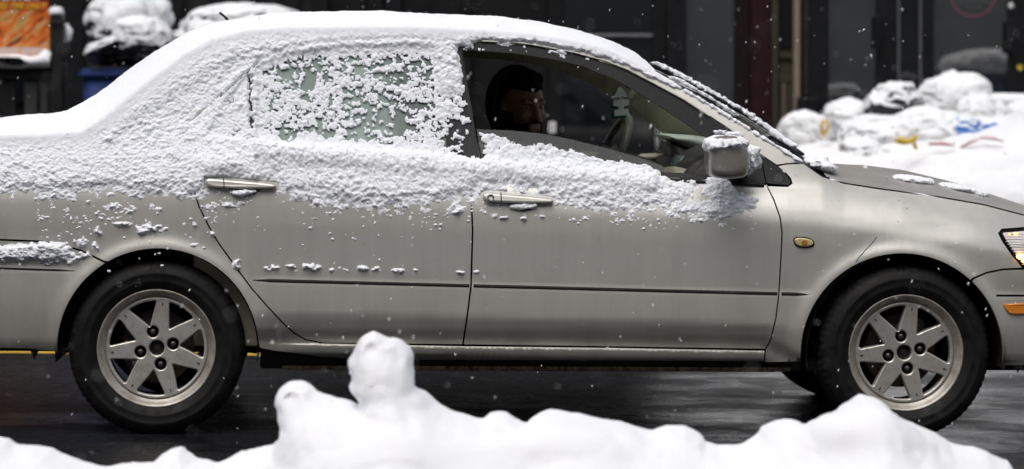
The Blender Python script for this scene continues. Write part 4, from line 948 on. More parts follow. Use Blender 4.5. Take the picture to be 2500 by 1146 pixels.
# headlamp: dark bowl, reflector with lit bulb, added amber glow, clear ribbed lens
def lamp():
    root = panel('headlamp_surround', headlight, M_GAP, CAR, gap=-2, off=0.004, skirt=0.03, feats=False, far=False)
    refl = mat('lamp_reflector', (0.85, 0.80, 0.78), 0.35, metal=0.0)
    n = tex_noise(refl, 9, 3, 0.5, stretch=(1, 1, 9)); bump(refl, n.outputs['Fac'], 0.8, 0.01)
    panel('reflector', headlight, refl, root, gap=7, off=-0.001, skirt=0.004, feats=False, far=False, step=10)
    for i in range(13):
        y = 572 + i * 6.2; x0 = 2451 + max(0, (y - 590)) * 0.72 + 4
        A = densify(np.array([(x0, y), (2600, y - 1)]), 14, closed=False); V, F = tube(side_pts(A[:, 0], A[:, 1], -0.0025), 0.0016, 5)
        link('lens_rib', fast_mesh('lens_rib', V, F), refl, root, True)
    for px, py, r, e in ((2490, 627, 0.008, 30), (2500, 637, 0.006, 24), (2480, 571, 0.005, 7), (2464, 572, 0.003, 3)):  # upper pair: added glows standing for the amber reflection along the top
        q = side_pts(np.array([px * 1.0]), np.array([py * 1.0]), -0.006)[0]
        V, F = lathe([(0.0, -r), (r * 0.7, -r * 0.7), (r, 0), (r * 0.7, r * 0.7), (0, r)], 12, 'y')
        link('bulb_glow', fast_mesh('bulb_glow', V * np.array([1.6, 0.6, 1]) + q, F), mat('amber_bulb_glow', (1, 0.5, 0.1), 0.3, emis=(1.0, 0.42, 0.06), estr=e), root, True)
    panel('lens', headlight, glass_mat('lamp_lens', (0.95, 0.95, 0.95)), root, gap=4, off=-0.014, skirt=0.012, feats=False, far=False, step=12)
lamp()

# ---- upper lofts by station along the car
_px = np.linspace(-300, 2850, 700)
_PE = side_pts(_px, ip(_px, E_LINE))
CEN = [(-300, 352), (0, 326), (130, 314), (190, 303), (230, 280), (300, 228), (400, 150), (480, 104), (540, 84), (620, 73), (780, 64), (900, 62), (1080, 69), (1200, 76), (1300, 87), (1400, 104), (1470, 119), (1530, 143), (1590, 169), (1700, 222), (1800, 280), (1900, 346), (1960, 386), (2010, 404), (2040, 402), (2120, 406), (2200, 416), (2300, 440), (2380, 465), (2440, 485), (2500, 505), (2700, 590), (2850, 680)]
_PC = LP(_px, ip(_px, CEN), WID / 2)
def xl(px): return float(np.interp(px, _px, _PE[:, 0]))
def loft_pt(x, u):
    """u 0 near edge .. 1 centre .. 2 far edge"""
    yE = np.interp(x, _PE[:, 0], _PE[:, 1]); zE = np.interp(x, _PE[:, 0], _PE[:, 2]); zC = np.interp(x, _PC[:, 0], _PC[:, 2])
    v = np.where(u > 1, 2 - u, u)
    y = yE + (WID / 2 - yE) * v; z = zE + (zC - zE) * (1 - (1 - v) ** 2.3)
    y = np.where(u > 1, WID - y, y)
    return np.stack([x + 0 * y, y, z], -1)
def loft(name, pa, pb, m, parent, nx=60, nu=40, u0=0.0, u1=2.0, dz=0.0):
    x = np.linspace(xl(pa), xl(pb), nx); u = np.linspace(u0, u1, nu); X, U = np.meshgrid(x, u, indexing='ij')
    V = loft_pt(X, U); V[..., 2] += dz
    return link(name, fast_mesh(name, V.reshape(-1, 3), grid_faces(nx, nu)), m, parent, True)
loft('boot_lid', -300, 196, M_PAINT, CAR); loft('rear_windscreen', 198, 560, M_FOGBACKLIT, CAR, u0=0.04, u1=1.96); loft('roof', 545, 1482, M_PAINT, CAR)
loft('windscreen', 1484, 1962, M_GLASS, CAR, u0=0.03, u1=1.97)
loft('cowl', 1966, 2030, M_BLACK, CAR, 12, 40, dz=-0.008)
loft('bonnet', 2018, 2850, M_HOODP, CAR, 90, 60, u0=0.008, u1=1.992, dz=0.002)
loft('headliner', 575, 1470, M_TRIM, CAR, 40, 30, u0=0.03, u1=1.97, dz=-0.045)
x = np.linspace(xl(1484), xl(1962), 40); A = loft_pt(x, np.full(40, 0.022)); A[:, 2] += 0.002
V, F = tube(A, 0.006, 6); link('windscreen_seal', fast_mesh('windscreen_seal', V, F), M_GAP, CAR, True)
# far side lining facing the cabin
def far_lining(name, poly, m, off, holes=()):
    global WID
    P = densify(poly, 14); Hs = [densify(h, 14) for h in holes]
    pts = [tuple(p) for p in P]; ed = [(i, (i + 1) % len(P)) for i in range(len(P))]
    for h in Hs:
        o = len(pts); pts += [tuple(p) for p in h]; ed += [(o + i, o + (i + 1) % len(h)) for i in range(len(h))]
    r = delaunay_2d_cdt([Vector(p) for p in pts], ed, [], 0, 1e-4); V2 = np.array([tuple(v) for v in r[0]]); F = np.array(list(r[2]))
    ct = V2[F].mean(1); k = inpoly(ct[:, 0], ct[:, 1], P)
    for h in Hs: k &= ~inpoly(ct[:, 0], ct[:, 1], h)
    F = F[k]; V = side_pts(V2[:, 0], V2[:, 1], off); V[:, 1] = WID - V[:, 1]
    nV = len(V); V = np.vstack([V, V + np.array([0, 0.03, 0])])
    FS = []; 
    o = 0
    for lp in [P] + Hs:
        n = len(lp); i = np.arange(n); j = (i + 1) % n; FS.append(np.stack([o + i, o + j, nV + o + j, nV + o + i], -1)); o += n
    return link(name, fast_mesh(name, V, [F] + FS), m, CAR, False)
lin_out = [(470, 350), (520, 240), (600, 150), (700, 100), (1000, 80), (1200, 90), (1400, 118), (1534, 152), (1640, 208), (1733, 262), (1852, 336), (1955, 398), (1930, 460), (1620, 445), (1172, 405)]
lin_f = [(1150, 132), (1260, 138), (1356, 153), (1420, 168), (1500, 202), (1569, 244), (1670, 312), (1733, 354), (1790, 398), (1780, 408), (1620, 396), (1400, 382), (1190, 366)]
lin_r = [(600, 190), (660, 140), (820, 116), (1000, 112), (1066, 116), (1090, 366), (900, 350), (600, 330)]
far_lining('pillar_lining', lin_out, M_TRIM, 0.05, [lin_f, lin_r])
boxo('door_trim', xl(480), xl(1880), WID - 0.16, WID - 0.115, 0.30, 0.925, M_TRIM, CAR, 0.02, 3, True)
boxo('door_trim', xl(480), xl(1880), 0.118, 0.15, 0.30, 0.855, M_TRIM, CAR, 0.01, 3, True)
boxo('armrest', xl(1300), xl(1700), WID - 0.24, WID - 0.158, 0.66, 0.73, M_TRIM, CAR, 0.02, 3, True)

# ---- under the body
xr = float(LP(AW_R[0], AW_R[1], 0.1)[0]); zr = 0.300
xf = float(LP(AW_F[0], AW_F[1] - 4, 0.1)[0]); zf = float(LP(2203, 862, 0.02)[2])
boxo('underbody', xr + 0.42, xf - 0.42, 0.14, WID - 0.14, 0.215, 0.33, M_UNDER, CAR, 0.03)
boxo('sill_beam', xr + 0.36, xf - 0.36, 0.115, 0.18, 0.222, 0.36, M_UNDER, CAR, 0.01)
boxo('sill_beam', xr + 0.36, xf - 0.36, WID - 0.16, WID - 0.075, 0.235, 0.36, M_UNDER, CAR, 0.01)
boxo('rear_underbody', xr - 0.95, xr + 0.4, 0.32, WID - 0.32, 0.26, 0.5, M_UNDER, CAR, 0.04); boxo('rear_underbody', xr - 0.95, xr - 0.36, 0.10, WID - 0.10, 0.285, 0.40, M_UNDER, CAR, 0.03)
boxo('engine_tray', xf - 0.42, xf + 0.75, 0.42, WID - 0.42, 0.2, 0.7, M_UNDER, CAR, 0.04); boxo('engine_tray', xf + 0.36, xf + 0.8, 0.40, WID - 0.40, 0.245, 0.42, M_UNDER, CAR, 0.03)
V, F = lathe([(0.0, 0.03), (0.012, 0.0), (0.015, -0.02)], 8, 'z')
for px in (2485, 84):
    q = side_pts(np.array([px * 1.0]), np.array([890.0 if px > 500 else 857.0]), 0.05)[0]; link('splash_clip', fast_mesh('splash_clip', V * np.array([1, 1, -0.9]) + q - np.array([0, 0, 0.005]), F), M_GAP, CAR, True)
def liner(cx, cz, r):
    t = np.radians(np.linspace(-8, 188, 60)); y = np.array([0.012, 0.05, 0.42])
    V = np.stack([np.stack([cx + r * np.cos(t), 0 * t + b, cz + r * np.sin(t)], -1) for b in y], 0).reshape(-1, 3); n = len(t); i = np.arange(n - 1)
    F = np.vstack([np.stack([k * n + i, k * n + i + 1, (k + 1) * n + i + 1, (k + 1) * n + i], -1) for k in range(2)])
    bk = np.arange(n); V = np.vstack([V, [cx, 0.42, cz]]); F2 = np.stack([2 * n + i, 2 * n + i + 1, np.full(n - 1, 3 * n)], -1)
    link('wheel_arch_liner', fast_mesh('wheel_arch_liner', V, [F, F2]), M_UNDER, CAR, True)
    Vm = V.copy(); Vm[:, 1] = WID - Vm[:, 1]; link('wheel_arch_liner', fast_mesh('wheel_arch_liner', Vm, [F[:, ::-1], F2[:, ::-1]]), M_UNDER, CAR, True)
liner(xr, float(LP(AW_R[0], AW_R[1], 0.02)[2]), 0.352); liner(xf, float(LP(AW_F[0], AW_F[1], 0.02)[2]), 0.354)

def closing(name, px, z0r, sgn, m, z1=None, bulge=0.07, zlo=None, zhi=None, off=0.0):
    a = side_pts(np.array([px * 1.0]), np.array([700.0]))[0]; u = np.linspace(0, 1, 24); y = a[1] + (WID - 2 * a[1]) * u; x = a[0] + sgn * (bulge * (1 - (2 * u - 1) ** 2) - 0.01 + off)
    zz = np.linspace(zlo, zhi, 8); V = np.stack([np.stack([x - sgn * 0.10 * max(0, (z - 0.5)) , y, 0 * y + z], -1) for z in zz], 0).reshape(-1, 3)
    return link(name, fast_mesh(name, V, grid_faces(8, 24)), m, CAR, True)
closing('front_fascia', 2850, 0, 1, M_PAINT, zlo=0.24, zhi=0.50); closing('radiator_grille', 2850, 0, 1, M_BLACK, zlo=0.502, zhi=0.60, off=-0.01)
closing('rear_fascia', -300, 0, -1, M_PAINT, zlo=0.30, zhi=0.98)

# ---- wheels
def wheel_meshes():
    out = {}
    prof = [(0.196, 0.016), (0.203, 0.004), (0.215, -0.006), (0.232, -0.013), (0.236, -0.0155), (0.240, -0.0145), (0.258, -0.016), (0.262, -0.018), (0.266, -0.0165), (0.282, -0.010), (0.294, 0.002), (0.302, 0.014), (0.3065, 0.028), (0.308, 0.05), (0.308, 0.075), (0.302, 0.077), (0.302, 0.083), (0.308, 0.085), (0.308, 0.11), (0.302, 0.112), (0.302, 0.118), (0.308, 0.12), (0.308, 0.15), (0.303, 0.175), (0.29, 0.19), (0.24, 0.202), (0.196, 0.19)]
    def serr(r, a, th):
        sh = np.exp(-((a - 0.022) / 0.02) ** 2) + np.exp(-((a - 0.175) / 0.02) ** 2)
        return -0.004 * sh * (np.sin(th * 74) > 0.55) * (r > 0.285)
    out['tyre'] = lathe(prof, 296, 'y', serr)
    out['lip'] = lathe([(0.168, 0.034), (0.176, 0.028), (0.186, 0.022), (0.194, 0.010), (0.199, 0.002), (0.204, -0.002), (0.2075, 0.0), (0.209, 0.005), (0.204, 0.012), (0.196, 0.016)], 128)
    out['barrel'] = lathe([(0.196, 0.016), (0.186, 0.030), (0.178, 0.05), (0.172, 0.10), (0.172, 0.16), (0.190, 0.185)], 96)
    R = 0.1785; loops = [circle(0, 0, R, 112)]
    for k in range(7):
        th = math.radians(90 - 7 + (k + 0.5) * 360 / 7)
        ri, ro = 0.080, 0.1655; P = []
        rr = np.linspace(ri, ro, 5); hw = np.interp(rr, [ri, ro], [0.0335, 0.0225]); da = math.pi / 7 - np.arcsin(hw / rr); da = np.maximum(da, 0.03)
        for r, d in zip(rr, da): P.append((r, -d))
        for q in np.linspace(-da[-1], da[-1], 7)[1:-1]: P.append((ro, q))
        for r, d in zip(rr[::-1], da[::-1]): P.append((r, d))
        P = chaikin(P, 2); loops.append([(r * math.cos(th + a), r * math.sin(th + a)) for r, a in P])
    for k in range(4):
        a = math.radians(104 + 90 * k); loops.append(circle(0.0585 * math.cos(a), 0.0585 * math.sin(a), 0.0205, 24))
    loops.append(circle(0, 0, 0.0265, 28))
    V, F, FS = plate(loops, 0.03, 0.0045)
    fn = np.cross(V[F[:, 1]] - V[F[:, 0]], V[F[:, 2]] - V[F[:, 0]]); F[fn[:, 1] > 0] = F[fn[:, 1] > 0][:, ::-1]
    V[:, 1] += 0.021 + 0.006 * (1 - np.hypot(V[:, 0], V[:, 2]) / 0.18)
    me = fast_mesh('rim_face', V, [F, FS]); out['nflat'] = len(F)
    out['face'] = me
    return out
WM = wheel_meshes()
ME_T = fast_mesh('tyre', *WM['tyre']); ME_L = fast_mesh('rim_lip', *WM['lip']); ME_B = fast_mesh('rim_barrel', *WM['barrel'])
cup = lathe([(0.0208, 0.03), (0.019, 0.05), (0.0, 0.05)], 24); ME_CUP = fast_mesh('nut_recess', *cup)
nut = lathe([(0.0, 0.026), (0.006, 0.026), (0.0105, 0.031), (0.0105, 0.05)], 6); ME_NUT = fast_mesh('wheel_nut', *nut)
cc = lathe([(0.0, 0.042), (0.010, 0.041), (0.015, 0.046), (0.027, 0.05), (0.027, 0.03)], 28); ME_CC = fast_mesh('hub_centre', *cc)
dsc = lathe([(0.0, 0.085), (0.07, 0.085), (0.072, 0.10), (0.128, 0.10), (0.13, 0.105), (0.128, 0.125)], 64); ME_D = fast_mesh('brake_disc', *dsc)
slot = fast_mesh('spoke_slot', *(lambda b: (np.array([v.co for v in b.verts]), np.array([[v.index for v in f.verts] for f in b.faces])))((lambda b: (b.verts.index_update(), b)[1])(box_bm(-0.0015, 0.0015, 0.0195, 0.024, -0.005, 0.005))))
for me, m in ((ME_T, M_RUBBER), (ME_L, M_LIP), (ME_B, M_ALLOYIN), (WM['face'], M_ALLOY), (ME_CUP, M_UNDER), (ME_NUT, M_NUT), (ME_CC, M_UNDER), (ME_D, M_DISC), (slot, M_UNDER)): me.materials.append(m)
def wheel(x, y, z, rotz, spin, rear, far=False):
    r = bpy.data.objects.new('wheel', None); COL.objects.link(r); r.parent = CAR; r.location = (x, y, z); r.rotation_euler = (0, 0, rotz + (math.pi if far else 0)); r.empty_display_size = 0.05
    def add(n, me, loc=(0, 0, 0), rot=spin, sm=True):
        o = link(n, me, None, r, sm); o.location = loc; o.rotation_euler = (0, rot, 0); return o
    add('tyre', ME_T); add('rim', ME_L); add('rim_barrel', ME_B); add('rim_face', WM['face']); add('hub_centre', ME_CC)
    sf = np.ones(len(WM['face'].polygons), bool); sf[:WM['nflat']] = False; WM['face'].polygons.foreach_set('use_smooth', sf)
    if not rear: add('brake_disc', ME_D)
    else:
        o = add('brake_drum', ME_D); 
    if far: return r
    for k in range(4):
        a = math.radians(104 + 90 * k) ; c, s = 0.0585 * math.cos(a), 0.0585 * math.sin(a)
        q = Matrix.Rotation(spin, 3, 'Y') @ Vector((c, 0, s))
        add('nut_recess', ME_CUP, q); add('wheel_nut', ME_NUT, q, sm=False)
    for k in range(7):
        a = math.radians(90 - 7 + k * 360 / 7); q = Matrix.Rotation(spin, 3, 'Y') @ Vector((0.156 * math.cos(a), -0.0002, 0.156 * math.sin(a)))
        o = add('spoke_slot', slot, q, rot=spin + math.pi / 2 - a, sm=False)
    return r
wheel(xr, 0.018, zr, 0, math.radians(0), True); wheel(xf, 0.018, zf, math.radians(3.0), math.radians(2), False)
wheel(xr, WID - 0.018, zr, 0, 0.4, True, True); wheel(xf, WID - 0.018, zf, math.radians(3.0), 0.2, False, True)

# ---- cabin
def cpt(px, py, yl): return LP(np.array([px * 1.0]), np.array([py * 1.0]), yl)[0]
def prism(name, poly, y0, y1, m, bev=0.012, parent=None, ref=None):
    """side outline in pixels (read at lateral depth ref) swept across the car"""
    rf = (y0 + y1) / 2 if ref is None else ref
    P = np.array([cpt(a, b, rf) for a, b in poly]); b = bmesh.new()
    lo = [b.verts.new((p[0], y0, p[2])) for p in P]; hi = [b.verts.new((p[0], y1, p[2])) for p in P]; n = len(P)
    b.faces.new(lo); b.faces.new(hi[::-1])
    for i in range(n): b.faces.new((lo[(i + 1) % n], lo[i], hi[i], hi[(i + 1) % n]))
    bmesh.ops.recalc_face_normals(b, faces=b.faces)
    if bev: bmesh.ops.bevel(b, geom=list(b.edges), offset=bev, segments=3, affect='EDGES', clamp_overlap=True)
    return bm_obj(name, b, m, parent or CAR, True)
M_DKDASH = noisy(mat('dark_dash_plastic', (0.02, 0.02, 0.019), 0.6), (0.015, 0.015, 0.014), (0.028, 0.028, 0.026), 80, 3)
prism('dashboard', [(1690, 384), (1760, 352), (1880, 395), (1900, 470), (1720, 520), (1650, 500), (1640, 440)], 0.20, WID - 0.20, M_DKDASH, 0.02, ref=0.45)
prism('dashboard_top', [(1606, 331), (1624, 327), (1700, 332), (1790, 346), (1850, 380), (1850, 420), (1790, 415), (1700, 376), (1640, 346)], 0.98, 1.50, M_DASH, 0.008, ref=1.24)
prism('instrument_hood', [(1620, 344), (1650, 352), (1720, 388), (1780, 424), (1720, 470), (1660, 440), (1640, 392)], 1.0, 1.48, M_DKDASH, 0.01, ref=1.24)
prism('dash_pad', [(1560, 376), (1640, 374), (1636, 388), (1610, 395), (1566, 392)], WID - 0.17, WID - 0.10, M_TRIM, 0.006, ref=WID - 0.13)
prism('glovebox_face', [(1640, 415), (1700, 408), (1740, 412), (1740, 470), (1640, 470)], 0.3, 0.75, M_TRIM, 0.008, ref=0.4)
sc_ = prism('centre_screen', [(1658, 378), (1666, 380), (1634, 424), (1622, 424)], 0.70, 0.98, mat('dim_screen', (0.06, 0.085, 0.085), 0.25), 0.003, ref=0.84)
prism('control_panel', [(1700, 384), (1712, 392), (1682, 424), (1654, 426), (1668, 402)], 0.66, 0.99, M_DKDASH, 0.004, ref=0.84)
prism('control_buttons', [(1692, 392), (1702, 398), (1688, 412), (1674, 414)], 0.645, 0.665, mat('grey_buttons', (0.10, 0.11, 0.11), 0.4), 0.002, ref=0.66)
prism('warning_button', [(1672, 416), (1684, 414), (1680, 422), (1668, 424)], 0.64, 0.66, mat('red_button', (0.25, 0.02, 0.02), 0.4), 0.002, ref=0.65)
# steering wheel
cW = cpt(1487, 392, 1.24); a_ = math.radians(22); uu = np.array([math.sin(a_), 0, math.cos(a_)]); vv = np.array([-0.12, 0.993, 0])
t = np.linspace(0, 2 * math.pi, 64, endpoint=False); R_ = 0.182
ring_ = cW + R_ * (np.cos(t)[:, None] * uu + np.sin(t)[:, None] * vv)
V, F = tube(ring_, 0.0165, 12, True); SWH = link('steering_wheel', fast_mesh('steering_wheel', V, F), noisy(mat('grey_wheel_leather', (0.07, 0.07, 0.058), 0.5), (0.055, 0.055, 0.045), (0.085, 0.085, 0.07), 50, 4), CAR, True)
for s in (-1, 1):
    V, F = tube([cW, cW + 0.17 * s * vv], [0.02, 0.014], 8); link('spoke', fast_mesh('spoke', V, F), M_DKDASH, SWH, True)
V, F = tube([cW, cW - 0.17 * uu], [0.02, 0.014], 8); link('spoke', fast_mesh('spoke', V, F), M_DKDASH, SWH, True)
ax_ = np.cross(uu, vv); V, F = tube([cW - 0.02 * ax_, cW, cW + 0.05 * ax_, cW + 0.3 * np.array([1, 0, -0.25])], [0.05, 0.07, 0.05, 0.035], 16); link('column', fast_mesh('column', V, F), M_DKDASH, SWH, True)
# seats
def seat(yc):
    x = float(cpt(985, 300, yc)[0])
    o = boxo('seat_back', -0.08, 0.08, -0.24, 0.24, 0.0, 0.56, M_SEAT, CAR, 0.05, 4, True); o.location = (x + 0.10, yc, 0.46); o.rotation_euler = (0, math.radians(-17), 0)
    boxo('seat_cushion', x + 0.10, x + 0.62, yc - 0.25, yc + 0.25, 0.34, 0.50, M_SEAT, CAR, 0.05, 4, True)
    h = boxo('headrest', -0.05, 0.05, -0.13, 0.13, -0.085, 0.085, M_SEAT, CAR, 0.035, 4, True); h.location = tuple(cpt(972, 300, yc)); h.rotation_euler = (0, math.radians(-14), 0)
seat(0.46); seat(1.24)
xb = float(cpt(560, 300, 0.85)[0])
o = boxo('rear_bench_back', -0.08, 0.08, 0.16, WID - 0.16, 0.0, 0.55, M_SEAT, CAR, 0.05, 3, True); o.location = (xb, 0, 0.42); o.rotation_euler = (0, math.radians(-20), 0)
boxo('rear_bench', xb + 0.05, xb + 0.55, 0.16, WID - 0.16, 0.3, 0.46, M_SEAT, CAR, 0.05, 3, True)
boxo('cabin_floor', xr + 0.2, xf - 0.35, 0.13, WID - 0.13, 0.33, 0.345, M_UNDER, CAR)
# rear-view mirror
q = cpt(1540, 196, 0.84); boxo('rear_view_mirror', q[0] - 0.015, q[0] + 0.015, q[1] - 0.11, q[1] + 0.11, q[2] - 0.03, q[2] + 0.03, M_DKDASH, CAR, 0.012, 3, True)
V, F = tube([q, q + np.array([0.05, 0, 0.05])], 0.01, 8); link('mirror_stalk', fast_mesh('mirror_stalk', V, F), M_DKDASH, CAR, True)
# antenna
V, F = tube([cpt(560, 58, 0.8), cpt(556, 49, 0.8), cpt(547, 40, 0.8), cpt(536, 31, 0.8)], [0.006, 0.006, 0.0045, 0.005], 8); link('antenna', fast_mesh('antenna', V, F), M_BLACK, CAR, True)
# door mirrors
def superq(rx, ry, rz, e=0.42, n=64):
    th = np.linspace(0, 2 * math.pi, n, endpoint=False); ph = np.linspace(0, math.pi, n // 2); T, P = np.meshgrid(th, ph, indexing='ij')
    f = lambda v: np.sign(v) * np.abs(v) ** e
    p = np.stack([rx * f(np.sin(P)) * f(np.cos(T)), ry * f(np.sin(P)) * f(np.sin(T)), rz * f(np.cos(P))], -1)
    i = np.arange(n)[:, None]; m_ = n // 2; j = np.arange(m_ - 1)[None, :]; i2 = (i + 1) % n
    F = np.stack([i * m_ + j, i * m_ + j + 1, i2 * m_ + j + 1, i2 * m_ + j], -1).reshape(-1, 4)
    return p.reshape(-1, 3), F
M_MIRP = noisy(mat('mirror_paint', (0.36, 0.345, 0.31), 0.35, metal=0.6, coat=0.4), (0.38, 0.365, 0.33), (0.31, 0.29, 0.26), 14, 5)
MIRC = cpt(1774, 384, -0.09)
V, F = superq(0.0735, 0.095, 0.0705)
V[:, 0] += -0.012 * (V[:, 2] / 0.07) * 0.2; V[:, 2] += 0.006 * np.sign(V[:, 2]) * (1 - np.abs(V[:, 0]) / 0.075); k_ = 1 - 0.16 * np.clip(V[:, 2] / 0.07, 0, 1) * (V[:, 0] > 0); V[:, 0] *= k_
V[:, 1] += 0.25 * np.maximum(V[:, 0], 0) * 0.6
MIR = link('door_mirror', fast_mesh('door_mirror', V + MIRC, F), M_MIRP, CAR, True)
V, F = tube([MIRC + np.array([0.02, 0.05, -0.045]), MIRC + np.array([0.05, 0.12, -0.05]), MIRC + np.array([0.07, 0.19, -0.05])], [0.03, 0.026, 0.03], 12); link('mirror_foot', fast_mesh('mirror_foot', V, F), M_BLACK, MIR, True)
# far mirror: streaked glass seen through the cabin
m = mat('snow_streaked_mirror', (0.5, 0.5, 0.5), 0.2); n = tex_noise(m, 60, 5, 0.7, stretch=(1.2, 1.2, 0.25)); r = ramp(m, n.outputs['Fac'], [(0.42, (0.02, 0.02, 0.022)), (0.55, (0.55, 0.56, 0.58))]); nodes(m)[1].new(r.outputs[0], nodes(m)[2].inputs['Base Color'])
q = cpt(1618, 334, 1.80); V, F = superq(0.034, 0.10, 0.062, 0.6, 40); MF = link('door_mirror', fast_mesh('door_mirror', V + q, F), m, CAR, True)
V, F = tube([q + np.array([0.03, -0.05, -0.03]), q + np.array([0.07, -0.16, -0.06])], [0.02, 0.026], 10); link('mirror_foot', fast_mesh('mirror_foot', V, F), M_BLACK, MF, True)
# wipers lying over the windscreen
def wiper(pts, rad):
    V, F = tube([cpt(*p) for p in pts], rad, 8); return link('wiper', fast_mesh('wiper', V, F), M_BLACK, CAR, True)
wiper([(1598, 158, 0.95), (1700, 211, 0.93), (1800, 268, 0.9), (1880, 325, 0.88), (1930, 362, 0.85), (1958, 380, 0.8)], [0.006, 0.008, 0.01, 0.011, 0.014, 0.013])
wiper([(1640, 193, 0.45), (1700, 224, 0.45), (1760, 262, 0.45), (1802, 292, 0.42)], [0.005, 0.006, 0.006, 0.006])

# ---- air freshener hanging from the mirror
AF = empty('air_freshener', 'pale green tree shaped card air freshener hanging in the front window', 'air freshener', tuple(car_world(cpt(1516, 250, 0.84))))
half = [(0, 52), (6, 48), (5, 44), (9, 42), (7, 38), (12, 36), (9, 32), (15, 28), (12, 24), (18, 20), (14, 16), (20, 11), (16, 7), (21, 1), (17, -3), (21, -8), (15, -12), (10, -14), (6, -16), (7, -24), (17, -25), (18, -46)]
kk = S * 1.08
tree = [(a * kk * 1.05, b * kk * 0.72) for a, b in half] + [(-a * kk * 1.05, b * kk * 0.72) for a, b in half[::-1][:-1]]
def card(name, dx, dy, dz, m, rot):
    me = curve2d([tree], 0.0012, 0.0005, 1); xform_mesh(me, lambda q: np.stack([q[:, 0], -q[:, 2], q[:, 1]], -1))
    o = link(name, me, m, AF, False); o.location = (dx, dy, dz); o.rotation_euler = (0, math.radians(-4), math.radians(rot)); return o
cd = card('card', 0, 0, 0, mat('pale_green_card', (0.80, 0.87, 0.78), 0.6), 8); card('backing_card', -0.010, 0.014, -0.010, mat('green_card', (0.02, 0.22, 0.13), 0.5), -18)
for tx, sz, z in (('Little Trees', 0.0125, 0.012),):
    t_ = text_mesh(tx, sz, 0, z, -0.0022, mat('card_ink', (0.02, 0.03, 0.02), 0.6), None, 'lettering', 0.2, 0.0003, 0.0003, 'CENTER'); t_.parent = cd
V, F = tube([(0, 0, 0.052 * 0.72 * 1.0 + 0.03), (0.004, 0, 0.07), (0.015, 0, 0.10)], 0.0008, 5); link('cord', fast_mesh('cord', V, F), M_DKDASH, AF, True)

